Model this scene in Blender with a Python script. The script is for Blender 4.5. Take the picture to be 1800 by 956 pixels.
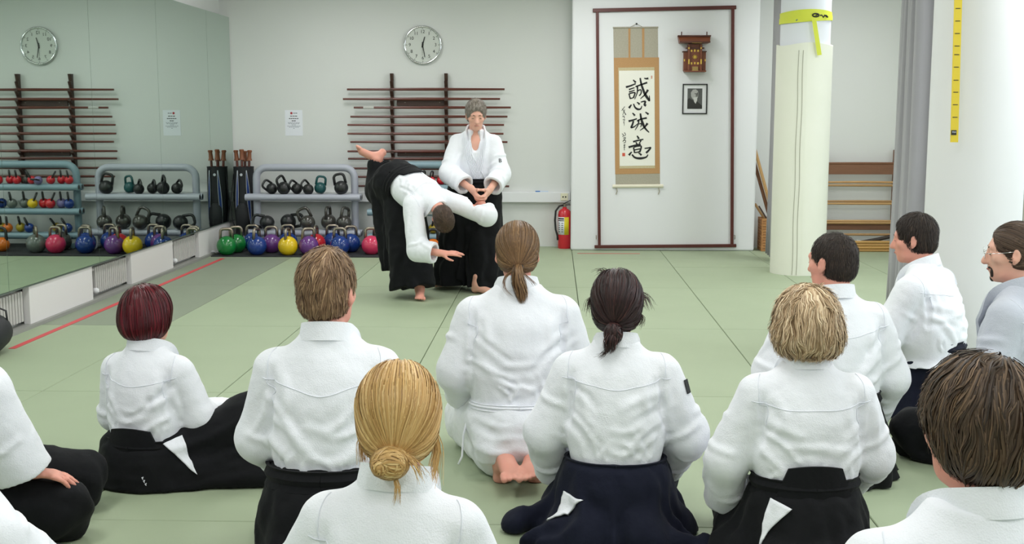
import bpy, math, random
import numpy as np
from mathutils import Vector, Matrix, Euler

for _o in list(bpy.data.objects): bpy.data.objects.remove(_o)
SC = bpy.context.scene
COL = SC.collection
PI = math.pi

# ------------------------------------------------------------------ camera
FPX = 2036.0                                   # focal length in pixels of the 1800 px wide photograph
TILT = math.atan(273 / FPX)
YAW = math.atan(75 * math.cos(TILT) / FPX)
EYE = Vector((0, 0, 1.5))
cam_d = bpy.data.cameras.new('camera'); cam = bpy.data.objects.new('camera', cam_d); COL.objects.link(cam)
cam.location = EYE; cam.rotation_euler = (PI / 2 - TILT, 0, YAW)
cam_d.sensor_width = 36; cam_d.lens = 36 * FPX / 1800; cam_d.clip_start = 0.05; cam_d.clip_end = 100
SC.camera = cam

# ------------------------------------------------------------------ world, daylight, exposure
W = bpy.data.worlds.new('world'); SC.world = W; W.use_nodes = True
W.node_tree.nodes['Background'].inputs[0].default_value = (0.72, 0.82, 1.0, 1)
W.node_tree.nodes['Background'].inputs[1].default_value = 1.2
def area_light(name, loc, rot, sx, sy, power, col):
    d = bpy.data.lights.new(name, 'AREA'); d.shape = 'RECTANGLE'; d.size = sx; d.size_y = sy
    d.energy = power; d.color = col
    o = bpy.data.objects.new(name, d); COL.objects.link(o); o.location = loc; o.rotation_euler = rot
    return o
WIN_Y = (1.6, 5.2, 8.8)                   # windows of the right-hand wall
for _y in WIN_Y:
    area_light('window_right_offscreen', (5.26, _y, 1.75), (0, PI / 2, 0), 1.4, 1.6, 72, (0.84, 0.92, 1.0))
LAMPS = [(x, y) for x in (-2.3, 0.35, 3.0) for y in (0.6, 3.4, 6.2, 9.0, 11.6)]
for _x, _y in LAMPS:
    area_light('ceiling_lamp_offscreen', (_x, _y, 3.035), (0, 0, 0), 0.5, 1.3, 33, (0.965, 0.968, 1.0))
SC.view_settings.view_transform = 'Standard'; SC.view_settings.look = 'None'
SC.view_settings.exposure = -0.74; SC.view_settings.gamma = 1.0
SC.view_settings.use_curve_mapping = False

# ------------------------------------------------------------------ helpers
def lin(c):
    r = []
    for v in c[:3]:
        v = v / 255.0
        r.append(v / 12.92 if v <= 0.04045 else ((v + 0.055) / 1.055) ** 2.4)
    return (r[0], r[1], r[2], 1.0)
MATS = {}
def mat(name, col, rough=0.6, metal=0.0, noise=None, bump=None, spec=0.5, sheen=0.0, sss=0.0, emit=None, coat=0.0, rnd=0.0, wave=None, coord='Object'):
    """noise=(scale, amount, colour2) mottles the colour; bump=(scale, strength); rnd = per-object brightness spread"""
    if name in MATS: return MATS[name]
    m = bpy.data.materials.new(name); m.use_nodes = True; MATS[name] = m
    nt = m.node_tree; N = nt.nodes; L = nt.links
    b = N['Principled BSDF']
    b.inputs['Roughness'].default_value = rough; b.inputs['Metallic'].default_value = metal
    b.inputs['Specular IOR Level'].default_value = spec
    c = lin(col); b.inputs['Base Color'].default_value = c
    if sheen: b.inputs['Sheen Weight'].default_value = sheen
    if coat: b.inputs['Coat Weight'].default_value = coat
    if sss:
        b.inputs['Subsurface Weight'].default_value = sss
        b.inputs['Subsurface Radius'].default_value = (0.012, 0.005, 0.003); b.inputs['Subsurface Scale'].default_value = 1.0
    tc = N.new('ShaderNodeTexCoord'); out = None
    if noise:
        n = N.new('ShaderNodeTexNoise'); n.inputs['Scale'].default_value = noise[0]; n.inputs['Detail'].default_value = 5
        L.new(tc.outputs[coord], n.inputs['Vector'])
        r = N.new('ShaderNodeMapRange'); r.inputs[1].default_value = 0.3; r.inputs[2].default_value = 0.7
        r.inputs[3].default_value = 0; r.inputs[4].default_value = noise[1]
        L.new(n.outputs['Fac'], r.inputs[0])
        x = N.new('ShaderNodeMix'); x.data_type = 'RGBA'; x.inputs[6].default_value = c; x.inputs[7].default_value = lin(noise[2])
        L.new(r.outputs[0], x.inputs[0]); out = x.outputs[2]
    if wave:
        wv = N.new('ShaderNodeTexNoise'); wv.inputs['Scale'].default_value = wave[0]; wv.inputs['Detail'].default_value = 4
        mp = N.new('ShaderNodeMapping'); mp.inputs['Scale'].default_value = wave[2]
        L.new(tc.outputs[coord], mp.inputs[0]); L.new(mp.outputs[0], wv.inputs['Vector'])
        x = N.new('ShaderNodeMix'); x.data_type = 'RGBA'; x.inputs[7].default_value = lin(wave[1])
        if out: L.new(out, x.inputs[6])
        else: x.inputs[6].default_value = c
        L.new(wv.outputs['Fac'], x.inputs[0]); out = x.outputs[2]
    if rnd:
        oi = N.new('ShaderNodeObjectInfo'); r = N.new('ShaderNodeMapRange')
        r.inputs[3].default_value = 1 - rnd; r.inputs[4].default_value = 1 + rnd; L.new(oi.outputs['Random'], r.inputs[0])
        h = N.new('ShaderNodeHueSaturation'); L.new(r.outputs[0], h.inputs['Value'])
        if out: L.new(out, h.inputs['Color'])
        else: h.inputs['Color'].default_value = c
        out = h.outputs[0]
    if out: L.new(out, b.inputs['Base Color'])
    if bump:
        n = N.new('ShaderNodeTexNoise'); n.inputs['Scale'].default_value = bump[0]; n.inputs['Detail'].default_value = 4
        L.new(tc.outputs[coord], n.inputs['Vector'])
        bn = N.new('ShaderNodeBump'); bn.inputs['Strength'].default_value = bump[1]; bn.inputs['Distance'].default_value = 0.01
        L.new(n.outputs['Fac'], bn.inputs['Height']); L.new(bn.outputs[0], b.inputs['Normal'])
    if emit:
        b.inputs['Emission Color'].default_value = lin(emit[0]); b.inputs['Emission Strength'].default_value = emit[1]
    return m

class MB:
    """collects simple solids; build() links them as ONE mesh object"""
    def __init__(s): s.v = []; s.f = []
    def add(s, vs, fs):
        b = len(s.v); s.v += [tuple(v) for v in vs]; s.f += [tuple(i + b for i in f) for f in fs]; return s
    def box(s, c, d, rot=None, taper=None):
        x, y, z = d[0] / 2, d[1] / 2, d[2] / 2
        vs = []
        for k in (-1, 1):
            tx = ty = 1.0
            if taper and k == 1: tx, ty = taper
            for i, j in ((-1, -1), (1, -1), (1, 1), (-1, 1)): vs.append(Vector((i * x * tx, j * y * ty, k * z)))
        if rot is not None:
            R = Euler(rot).to_matrix(); vs = [R @ v for v in vs]
        c = Vector(c)
        return s.add([v + c for v in vs], [(3, 2, 1, 0), (4, 5, 6, 7), (0, 1, 5, 4), (1, 2, 6, 5), (2, 3, 7, 6), (3, 0, 4, 7)])
    def prism(s, poly, origin, ux, uy, depth):
        """poly in the (ux, uy) plane, thickened by depth along ux x uy"""
        o = Vector(origin); ux = Vector(ux); uy = Vector(uy); n = ux.cross(uy).normalized() * depth
        a = [o + ux * p[0] + uy * p[1] for p in poly]; k = len(a)
        return s.add(a + [p + n for p in a], [tuple(range(k - 1, -1, -1)), tuple(range(k, 2 * k))] + [(i, (i + 1) % k, (i + 1) % k + k, i + k) for i in range(k)])
    def tube(s, pts, r, n=12, closed=False, flat=1.0):
        pts = [Vector(p) for p in pts]; k = len(pts); rr = r if hasattr(r, '__len__') else [r] * k
        up = None; vs = []
        for i, p in enumerate(pts):
            if closed: t = pts[(i + 1) % k] - pts[i - 1]
            else: t = pts[min(i + 1, k - 1)] - pts[max(i - 1, 0)]
            t.normalize()
            if up is None:
                up = Vector((0, 0, 1)) if abs(t.z) < 0.9 else Vector((1, 0, 0))
            up = (up - t * up.dot(t)).normalized(); sd = t.cross(up)
            for j in range(n):
                a = 2 * PI * j / n; vs.append(p + (sd * math.cos(a) + up * (math.sin(a) * flat)) * rr[i])
        fs = []
        for i in range(k if closed else k - 1):
            for j in range(n):
                fs.append((i * n + j, i * n + (j + 1) % n, ((i + 1) % k) * n + (j + 1) % n, ((i + 1) % k) * n + j))
        if not closed: fs += [tuple(range(n - 1, -1, -1)), tuple(range((k - 1) * n, k * n))]
        return s.add(vs, fs)
    def lathe(s, prof, c=(0, 0, 0), n=24, axis='z'):
        vs = []; c = Vector(c)
        for r, h in prof:
            for j in range(n):
                a = 2 * PI * j / n; p = Vector((r * math.cos(a), r * math.sin(a), h))
                if axis == 'y': p = Vector((p.x, -p.z, p.y))
                if axis == 'x': p = Vector((p.z, p.x, p.y))
                vs.append(c + p)
        fs = []; k = len(prof)
        for i in range(k - 1):
            for j in range(n): fs.append((i * n + j, i * n + (j + 1) % n, (i + 1) * n + (j + 1) % n, (i + 1) * n + j))
        fs += [tuple(range(n - 1, -1, -1)), tuple(range((k - 1) * n, k * n))]
        return s.add(vs, fs)
    def build(s, name, m, parent=None, smooth=False, bevel=0.0, loc=None, rot=None):
        me = bpy.data.meshes.new(name); me.from_pydata(s.v, [], s.f); me.update()
        return link(name, me, m, parent, smooth, bevel, loc, rot)
def link(name, me, m, parent=None, smooth=False, bevel=0.0, loc=None, rot=None):
    o = bpy.data.objects.new(name, me); COL.objects.link(o)
    if m is not None: me.materials.append(m)
    if smooth:
        me.polygons.foreach_set('use_smooth', [True] * len(me.polygons))
        if smooth == 'auto':
            md = o.modifiers.new('edge', 'EDGE_SPLIT'); md.split_angle = math.radians(40)
    if bevel:
        md = o.modifiers.new('bevel', 'BEVEL'); md.width = bevel; md.segments = 2; md.limit_method = 'ANGLE'
    if parent: o.parent = parent
    if loc: o.location = loc
    if rot: o.rotation_euler = rot
    return o
def thing(name, label, cat, loc=(0, 0, 0), rotz=0, group=None):
    o = bpy.data.objects.new(name, None); COL.objects.link(o); o.empty_display_size = 0.1
    o.location = loc; o.rotation_euler = (0, 0, rotz); return tag(o, label, cat, group)
def tag(o, label, cat, group=None):
    o['label'] = label; o['category'] = cat
    if group: o['group'] = group
    return o
def struct(o): o['kind'] = 'structure'; return o
def copy_tree(o, parent=None):
    c = o.copy(); COL.objects.link(c)
    if parent: c.parent = parent
    for ch in list(o.children): copy_tree(ch, c)
    return c
def pix_ray(px, py):
    R = Euler((PI / 2 - TILT, 0, YAW)).to_matrix()
    return R @ Vector(((px - 900) / FPX, -(py - 478) / FPX, -1))
def at(px, py, Y):
    d = pix_ray(px, py); return EYE + d * (Y / d.y)
def onfloor(px, py, z=0.0):
    d = pix_ray(px, py); return EYE + d * ((z - EYE.z) / d.z)
def text_mesh(name, body, size, m, parent, mtx, depth=0.0006, align='CENTER'):
    cu = bpy.data.curves.new(name, 'FONT'); cu.body = body; cu.size = size; cu.align_x = align; cu.align_y = 'CENTER'; cu.extrude = depth
    o = bpy.data.objects.new(name, cu); COL.objects.link(o)
    dg = bpy.context.evaluated_depsgraph_get(); me = bpy.data.meshes.new_from_object(o.evaluated_get(dg))
    bpy.data.objects.remove(o); me.transform(mtx); me.materials.clear()
    return link(name, me, m, parent)
FACE_CAM = Matrix.Rotation(PI / 2, 4, 'X')       # text upright in the xz plane, read from -y

# ------------------------------------------------------------------ materials
M_wall = mat('wall_paint', (222, 224, 222), 0.85, bump=(90, 0.03), noise=(1.5, 0.25, (214, 216, 214)))
M_white = mat('white_paint', (232, 233, 236), 0.7, bump=(60, 0.03))
M_panel = mat('panel_white', (226, 224, 224), 0.6)
M_ceil = mat('ceiling_white', (235, 235, 232), 0.9)
M_mat = mat('mat_green', (163, 176, 147), 0.62, noise=(2.2, 0.5, (155, 168, 139)), bump=(420, 0.12), rnd=0.03)
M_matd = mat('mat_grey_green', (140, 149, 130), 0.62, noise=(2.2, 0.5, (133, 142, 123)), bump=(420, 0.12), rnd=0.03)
M_sub = mat('subfloor', (70, 74, 66), 0.9)
M_rubber = mat('black_rubber', (44, 45, 48), 0.8, bump=(200, 0.2))
M_mirror = mat('mirror_silver', (202, 216, 208), 0.015, 1.0)
M_medge = mat('mirror_edge', (92, 104, 98), 0.3)
M_red = mat('red_tape', (214, 66, 72), 0.5)
M_wood = mat('dark_walnut', (74, 48, 38), 0.45, wave=(6, (52, 32, 26), (1, 12, 12)))
M_staff = mat('staff_wood', (112, 58, 46), 0.35, wave=(8, (84, 42, 34), (1, 20, 20)), rnd=0.25)
M_frame = mat('mahogany', (98, 44, 38), 0.4, wave=(5, (78, 34, 30), (1, 10, 1)))
M_oak = mat('rack_wood', (134, 90, 62), 0.5, wave=(5, (108, 70, 46), (1, 10, 10)))
M_light_wood = mat('light_wood', (196, 158, 106), 0.5, wave=(6, (172, 132, 84), (1, 14, 14)), rnd=0.12)
M_bamboo = mat('bamboo', (204, 162, 96), 0.45, wave=(5, (176, 132, 70), (1, 10, 10)), rnd=0.15)
M_wicker = mat('wicker', (186, 134, 82), 0.6, noise=(40, 0.7, (150, 100, 56)))
M_black = mat('black_plastic', (24, 24, 26), 0.45)
M_bmetal = mat('black_iron', (36, 37, 39), 0.38, spec=0.6, bump=(150, 0.08))
M_steel = mat('steel', (168, 158, 146), 0.38, 1.0, noise=(18, 0.6, (130, 118, 104)))
M_chrome = mat('chrome', (215, 216, 218), 0.12, 1.0)
M_greytube = mat('grey_enamel', (178, 181, 194), 0.35)
M_bluetube = mat('blue_grey_enamel', (134, 160, 172), 0.35)
M_paper = mat('paper_white', (236, 238, 246), 0.8)
M_ink = mat('ink_black', (26, 26, 28), 0.7)
M_inkg = mat('ink_grey', (110, 112, 122), 0.8)
M_extred = mat('extinguisher_red', (206, 32, 46), 0.25, coat=0.5)
M_yellow = mat('yellow_label', (226, 208, 40), 0.6)
# ------------------------------------------------------------------ the room
XL, XR, YB, YF, ZC = -3.80, 5.2, 13.45, -2.2, 3.15
fl = struct(MB().box(((XL + XR) / 2, (YB + YF) / 2, -0.09), (XR - XL + 0.6, YB - YF + 0.6, 0.1)).build('floor', M_sub))
XS = [-3.80, -2.82, -1.82, -0.82, 0.2, 1.2, 2.2, 3.2, 4.2, 5.2]
YS = [-2.2, -0.15, 1.95, 4.13, 6.15, 8.17, 10.17, 12.25]
mat_cache = {}
def floor_mat(x0, x1, y0, y1, m):
    g = 0.0025; key = (round(x1 - x0, 3), round(y1 - y0, 3), m.name)
    if key not in mat_cache:
        me = bpy.data.meshes.new('floor_mat'); b = MB().box((0, 0, -0.02), (x1 - x0 - 2 * g, y1 - y0 - 2 * g, 0.04))
        me.from_pydata(b.v, [], b.f); me.materials.append(m); mat_cache[key] = me
    o = link('floor_mat', mat_cache[key], None, fl, loc=((x0 + x1) / 2, (y0 + y1) / 2, 0))
    md = o.modifiers.new('bevel', 'BEVEL'); md.width = 0.003; md.segments = 1
    return o
for i in range(len(XS) - 1):
    for j in range(len(YS) - 1):
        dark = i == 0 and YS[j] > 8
        if j == 6 and 1.0 < XS[i] < 3.0:           # two cut mats here, laid with an open joint
            floor_mat(XS[i], XS[i + 1], YS[j], 11.605, M_mat); floor_mat(XS[i], XS[i + 1], 11.63, YS[j + 1], M_mat); continue
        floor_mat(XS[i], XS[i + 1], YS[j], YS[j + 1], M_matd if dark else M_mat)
for i in range(len(XS) - 1):                       # the last, cut row against the back wall
    floor_mat(XS[i], XS[i + 1], 12.25, YB, M_mat)
struct(MB().box(((XL + XR) / 2, YB + 0.1, ZC / 2), (XR - XL + 0.6, 0.2, ZC)).build('wall_back', M_wall))
struct(MB().box((XL - 0.16, (YB + YF) / 2, ZC / 2), (0.2, YB - YF + 0.4, ZC)).build('wall_left', M_wall))
struct(MB().box(((XL + XR) / 2, YF - 0.1, ZC / 2), (XR - XL + 0.6, 0.2, ZC)).build('wall_front', M_wall))
struct(MB().box(((XL + XR) / 2, (YB + YF) / 2, ZC + 0.1), (XR - XL + 0.6, YB - YF + 0.6, 0.2)).build('ceiling', M_ceil))
# right wall with its window openings
wr = MB(); edges = [YF]
for y in WIN_Y: edges += [y - 0.85, y + 0.85]
edges.append(YB)
for a, b in zip(edges[0::2], edges[1::2]): wr.box((XR + 0.1, (a + b) / 2, ZC / 2), (0.2, b - a, ZC))
for y in WIN_Y:
    wr.box((XR + 0.1, y, 0.5), (0.2, 1.7, 1.0)); wr.box((XR + 0.1, y, (2.5 + ZC) / 2), (0.2, 1.7, ZC - 2.5))
struct(wr.build('wall_right', M_wall))
M_glass = mat('window_glass', (235, 242, 245), 0.05)
M_glass.node_tree.nodes['Principled BSDF'].inputs['Transmission Weight'].default_value = 1.0
for k, y in enumerate(WIN_Y):
    w = struct(MB().box((XR + 0.12, y, 1.75), (0.008, 1.62, 1.42)).build('window_%d' % (k + 1), M_glass))
    f = MB()
    for z in (1.02, 2.48): f.box((XR + 0.11, y, z), (0.06, 1.7, 0.05))
    for q in (-0.83, 0, 0.83): f.box((XR + 0.11, y + q, 1.75), (0.06, 0.05, 1.42))
    f.build('window_frame', M_white, w)
# pilaster in front of the back wall
YP = 13.07
pl, pr = at(1003, 440, YP).x, at(1325, 440, YP).x
struct(MB().box(((pl + pr) / 2, (YP + YB) / 2, ZC / 2), (pr - pl, YB - YP + 0.02, ZC)).build('wall_pilaster', M_white, bevel=0.02))
# fluorescent ceiling lamps
M_tube = mat('lamp_diffuser', (255, 252, 244), 0.5, emit=((255, 250, 240), 6.0))
for k, (x, y) in enumerate(LAMPS):
    t = thing('ceiling_lamp', 'long white fluorescent ceiling lamp with prismatic diffuser', 'ceiling lamp', (x, y, ZC), 0, 'fluorescent ceiling lamps')
    MB().box((0, 0, -0.04), (0.56, 1.4, 0.08)).build('housing', M_white, t)
    MB().box((0, 0, -0.09), (0.5, 1.3, 0.03), taper=(1.06, 1.02)).build('diffuser', M_tube, t)

# ------------------------------------------------------------------ left wall: mirrors, band below, radiators
XM = -3.74
mir = thing('wall_mirror', 'wall-wide mirror of tall panels above the radiators', 'mirror', (XM, 6, 0.3))
ys = [-1.86, -0.26, 1.34, 2.94, 4.54, 6.14, 7.74, 9.34, 10.94, 12.54, YB - 0.02]
for a, b in zip(ys[:-1], ys[1:]):
    p = MB().box((-0.004, (a + b) / 2 - 6, 1.17), (0.008, b - a - 0.004, 2.32)).build('mirror_panel', M_mirror, mir)
for y in ys[1:-1]:
    MB().box((-0.005, y - 6, 1.17), (0.006, 0.004, 2.32)).build('joint', M_medge, mir)
MB().box((-0.004, 0, 0.003), (0.012, 2 * 7.4, 0.008)).build('edge_strip', M_medge, mir)
struct(MB().box((XM - 0.04, (YB + YF) / 2, 1.47), (0.06, YB - YF, 2.32)).build('trim_3', M_panel))
rad_y = [(5.2, 6.06), (7.2, 8.06), (9.2, 10.07), (11.2, 12.05)]
e = [YF]
for a, b in rad_y: e += [a, b]
e.append(YB)
band = struct(MB().box((XL + 0.03, 5.6, 0.012), (0.1, 15.6, 0.024)).build('baseboard_left', mat('skirting_grey', (150, 150, 146), 0.6)))
for a, b in zip(e[0::2], e[1::2]):
    MB().box((XM - 0.035, (a + b) / 2, 0.165), (0.05, b - a, 0.285)).build('panel', M_panel, band, bevel=0.003)
M_rad = mat('radiator_enamel', (196, 194, 192), 0.4)
for k, (a, b) in enumerate(rad_y):
    lab = ['ribbed white radiator in the niche behind kneeling people', 'ribbed white radiator in the niche beside the black bag', 'ribbed white radiator in the middle niche below the mirror', 'ribbed white radiator in the niche closest to the kettlebells'][k]
    t = thing('radiator', lab, 'radiator', (XL + 0.01, (a + b) / 2, 0.03), 0, 'radiators below the mirror')
    n = 16; w = (b - a - 0.16) / n
    fin = None
    for i in range(n):
        y = -(b - a) / 2 + 0.12 + (i + 0.5) * w
        if fin is None: fin = MB().box((0, 0, 0.13), (0.03, w * 0.62, 0.22)).build('fin', M_rad, t, bevel=0.006)
        else:
            c = fin.copy(); COL.objects.link(c); c.parent = t; fin_o = c; c.location = (0, y - fin_y0, 0); continue
        fin_y0 = y; fin.location = (0, 0, 0); fin.data.transform(Matrix.Translation((0, y, 0)))
    MB().tube([(-0.01, -(b - a) / 2 + 0.1, 0.05), (-0.01, (b - a) / 2 - 0.03, 0.05)], 0.014).tube([(-0.01, -(b - a) / 2 + 0.1, 0.22), (-0.01, (b - a) / 2 - 0.03, 0.22)], 0.014).build('header_pipe', M_rad, t, smooth=True)
    for q in (0.035, 0.07):
        MB().tube([(0.0, -(b - a) / 2 + q, 0.0), (0.0, -(b - a) / 2 + q, 0.245)], 0.009).build('pipe', M_rad, t, smooth=True)
    MB().lathe([(0.0, 0), (0.022, 0.002), (0.024, 0.03), (0.016, 0.045), (0, 0.046)], (0.0, -(b - a) / 2 + 0.1, 0.05), 14, 'x').build('valve', M_white, t, smooth=True)

# ------------------------------------------------------------------ tapes on the floor
tag(MB().box((-3.53, 9.72, 0.0015), (0.045, 4.85, 0.002)).build('floor_tape', M_red), 'long red tape line on the mats along the mirror wall', 'tape')
a, b = at(1015, 448, 12.72), at(1125, 447, 12.72)
tag(MB().box(((a.x + b.x) / 2, 12.74, 0.0015), (b.x - a.x, 0.025, 0.002)).build('floor_tape', M_red), 'short faded red tape line before the wooden wall frame', 'tape')

# ------------------------------------------------------------------ columns
M_pad = mat('cream_padding', (234, 234, 222), 0.7, noise=(3, 0.4, (226, 228, 212)), bump=(30, 0.02))
M_pad2 = mat('white_padding', (232, 232, 234), 0.7, noise=(2, 0.4, (226, 226, 228)), bump=(30, 0.02))
M_cloth_white = mat('column_wrap', (226, 228, 236), 0.8)
def column(x, y, label, pm, ztop, seam_a):
    t = thing('column', label, 'column', (x, y, 0))
    MB().lathe([(0.0, 0.0), (0.232, 0.0), (0.232, ZC), (0, ZC)], n=48).build('shaft', M_cloth_white, t, smooth='auto')
    n = 60; prof = []                                # the pad wraps round and overlaps itself: a spiral section
    vs = []; fs = []
    for k in range(n + 1):
        a = seam_a + 2 * PI * k / n * 1.02; r = 0.255 + 0.012 * k / n
        for r_ in (r - 0.02, r):
            for z in (0.0, ztop + 0.012 * math.sin(3 * a)): vs.append((r_ * math.cos(a), r_ * math.sin(a), z))
    for k in range(n):
        b0 = 4 * k; b1 = b0 + 4
        fs += [(b0 + 2, b1 + 2, b1 + 3, b0 + 3), (b0 + 1, b0 + 3, b1 + 3, b1 + 1), (b0, b0 + 1, b1 + 1, b1), (b0, b1, b1 + 2, b0 + 2)]
    fs += [(0, 2, 3, 1), (4 * n, 4 * n + 1, 4 * n + 3, 4 * n + 2)]
    pad = MB().add(vs, fs).build('padding', pm, t, smooth='auto')
    M_seam = mat('pad_seam', (150, 148, 130), 0.8)
    for da in (-0.16, -0.01):
        pts = [(0.2695 * math.cos(seam_a + da + 0.012 * math.sin(z * 9)), 0.2695 * math.sin(seam_a + da + 0.012 * math.sin(z * 9)), z) for z in [0.01 + 0.05 * i for i in range(int(ztop / 0.05))]]
        MB().tube(pts, 0.0022, 5).build('seam', M_seam, pad)
    return t
c1 = column(2.365, 11.25, 'round column with cream padding and yellow ribbon tied above', M_pad, 2.17, -PI / 2 - 0.24)
c2p = at(1713, 300, 6.75)
c2 = column(c2p.x, 6.75, 'round column with smooth white padding behind the kneeling men', M_pad2, 2.16, -PI / 2 + 1.25)
# yellow ribbon with black knot on the far column
t = thing('ribbon', 'yellow ribbon knotted with black cord around the padded column', 'ribbon', (2.365, 11.25, 2.45))
M_rib = mat('ribbon_yellow', (214, 220, 70), 0.6)
def band_mesh(r, z0f, z1f, a0, a1, n=40):
    vs = []; fs = []
    for k in range(n + 1):
        a = a0 + (a1 - a0) * k / n
        for z in (z0f(a), z1f(a)):
            for rr in (r, r + 0.004): vs.append((rr * math.cos(a), rr * math.sin(a), z))
    for k in range(n):
        b = 4 * k; c = b + 4
        fs += [(b + 1, c + 1, c + 3, b + 3), (b, b + 2, c + 2, c), (b + 2, b + 3, c + 3, c + 2), (b, c, c + 1, b + 1)]
    return MB().add(vs, fs)
zz = lambda py: at(1410, py, 11.02).z - 2.45
band_mesh(0.236, lambda a: zz(30), lambda a: zz(18) - 0.01 * math.cos(a * 2), 0, 2 * PI).build('loop', M_rib, t, smooth='auto')
band_mesh(0.241, lambda a: zz(31) - 0.035 * (1 - math.sin(a + PI / 2 - 0.4)) * 0.5 - 0.01, lambda a: zz(24) - 0.03 * (1 - math.sin(a + PI / 2 - 0.4)) * 0.5, 0, 2 * PI).build('loop', M_rib, t, smooth='auto')
kx = at(1438, 27, 11.0).x - 2.365
pts = [(kx + 0.025 * i * 0.6 - 0.02, -0.235 + 0.004 * i, zz(28) + 0.012 * math.sin(i * 2.2)) for i in range(9)]
MB().tube(pts, 0.008, 8).build('cord', M_ink, t, smooth=True)
pts = [(kx - 0.02 + 0.03 * math.cos(a), -0.25, zz(27) + 0.015 * math.sin(a)) for a in [i * PI / 5 for i in range(10)]]
MB().tube(pts, 0.006, 8, closed=True).build('cord', M_ink, t, smooth=True)
MB().tube([(kx - 0.19, -0.205, zz(36)), (kx - 0.165, -0.21, zz(31.5)), (kx - 0.135, -0.22, zz(30))], 0.006, 8).build('cord', mat('cord_blue', (40, 96, 130), 0.6), t, smooth=True)
x0, x1 = at(1429, 33, 11).x - 2.365, at(1439, 97, 11).x - 2.365
MB().prism([(x0 - 0.02, zz(33)), (x0 + 0.02, zz(33)), (x1 + 0.02, zz(97)), (x1 - 0.02, zz(98))], (0, -0.285, 0), (1, 0, 0), (0, 0, 1), 0.003).build('tail', M_rib, t)
# yellow strap on the near column
yb = 6.75 - 0.30
p0, p1 = at(1684, 0, yb), at(1677, 250, yb)
t = thing('strap', 'yellow hanging strap with black stitching ticks in front of white column', 'strap', (p1.x, yb, p1.z))
M_strap = mat('strap_yellow', (222, 196, 52), 0.6)
dx = (p0.x - p1.x) / (p0.z - p1.z); L_ = ZC - p1.z
MB().prism([(-0.021, 0), (0.021, 0.0), (0.021 + dx * L_, L_), (-0.021 + dx * L_, L_)], (0, 0, 0), (1, 0, 0), (0, 0, 1), 0.004).build('webbing', M_strap, t)
for py in (15, 37, 59, 81, 96, 118, 141, 162, 184, 206):
    z = at(1680, py, yb).z - p1.z
    MB().box((dx * z, -0.0045, z), (0.026, 0.002, 0.004)).build('stitch', M_ink, t)
z = at(1680, 233, yb).z - p1.z
MB().box((dx * z - 0.004, -0.005, z), (0.028, 0.003, 0.026)).build('tab', M_black, t)
text_mesh('lettering', 'TRX', 0.012, M_paper, t, Matrix.Translation((dx * z - 0.004, -0.0075, z + 0.002)) @ FACE_CAM)

# ------------------------------------------------------------------ curtains
M_curt = mat('curtain_grey', (168, 166, 172), 0.85, sheen=0.2)
def curtain(label, x, y0, y1, xw, zb, folds, amp):
    """a drawn-back curtain hanging from the rail along x, bunched between y0 and y1"""
    t = thing('curtain', label, 'curtain', (x, (y0 + y1) / 2, zb))
    n = folds * 10; vs = []; fs = []; zs = [0, 0.5, 1.2, 2.0, ZC - zb - 0.03]
    for zi, z in enumerate(zs):
        k_ = 1 + 0.25 * (1 - z / zs[-1])
        for i in range(n + 1):
            u = i / n
            vs.append((amp * math.sin(u * folds * 2 * PI + 0.4) * k_ + xw * (u - 0.5), (u - 0.5) * (y1 - y0) * k_ + 0.03 * math.sin(u * 17 + zi), z))
    m_ = n + 1
    for zi in range(len(zs) - 1):
        for i in range(n): fs.append((zi * m_ + i, zi * m_ + i + 1, (zi + 1) * m_ + i + 1, (zi + 1) * m_ + i))
    o = MB().add(vs, fs).build('drape', M_curt, t, smooth=True)
    md = o.modifiers.new('thick', 'SOLIDIFY'); md.thickness = 0.006
    return t
curtain('grey curtain drawn back in deep folds beside the white column', at(1606, 300, 7.7).x, 7.35, 8.05, 0.12, 0.04, 5, 0.07)
curtain('narrow bunch of grey curtain behind the cream padded column', at(1358, 440, 12.2).x, 12.05, 12.4, 0.03, 0.05, 3, 0.035)
rl = thing('curtain_rail', 'white ceiling rail running above the grey curtains', 'rail', (2.33, 10, ZC))
MB().box((0, 0, -0.02), (0.03, 6.2, 0.03)).build('track', M_white, rl)
# ------------------------------------------------------------------ things on the back wall
def W_(px, py, Y=YB): return at(px, py, Y)
# clock
c = W_(743, 79, YB - 0.03)
t = thing('wall_clock', 'round chrome-rimmed wall clock with black numerals above the staff rack', 'clock', (c.x, YB, c.z))
M_face = mat('clock_face', (206, 210, 204), 0.5)
MB().lathe([(0, 0), (0.2, 0), (0.2, 0.03), (0, 0.03)], n=48, axis='y').build('dial', M_face, t, smooth='auto')
rim = [(0.207 * math.cos(a), -0.028, 0.207 * math.sin(a)) for a in [2 * PI * i / 64 for i in range(64)]]
MB().tube(rim, 0.013, 10, closed=True).build('rim', M_chrome, t, smooth=True)
for k in range(1, 13):
    a = PI / 2 - k * PI / 6
    text_mesh('numeral', str(k), 0.052, M_ink, t, Matrix.Translation((0.148 * math.cos(a), -0.0312, 0.148 * math.sin(a))) @ FACE_CAM)
    MB().box((0.184 * math.cos(a), -0.0308, 0.184 * math.sin(a)), (0.008, 0.001, 0.008)).build('tick', M_ink, t)
def hand(ang, l, w, nm, back):
    d = Vector((math.sin(ang), 0, math.cos(ang))); n_ = Vector((math.cos(ang), 0, -math.sin(ang)))
    MB().prism([(-w, -back), (w, -back), (w * 0.7, l), (-w * 0.7, l)], (0, -0.0345, 0), n_, d, 0.002).build(nm, M_ink, t)
hand(math.radians(15), 0.095, 0.007, 'hour_hand', 0.03); hand(math.radians(170), 0.14, 0.005, 'minute_hand', 0.03)
hand(math.radians(183), 0.12, 0.0012, 'second_hand', 0.04)
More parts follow.
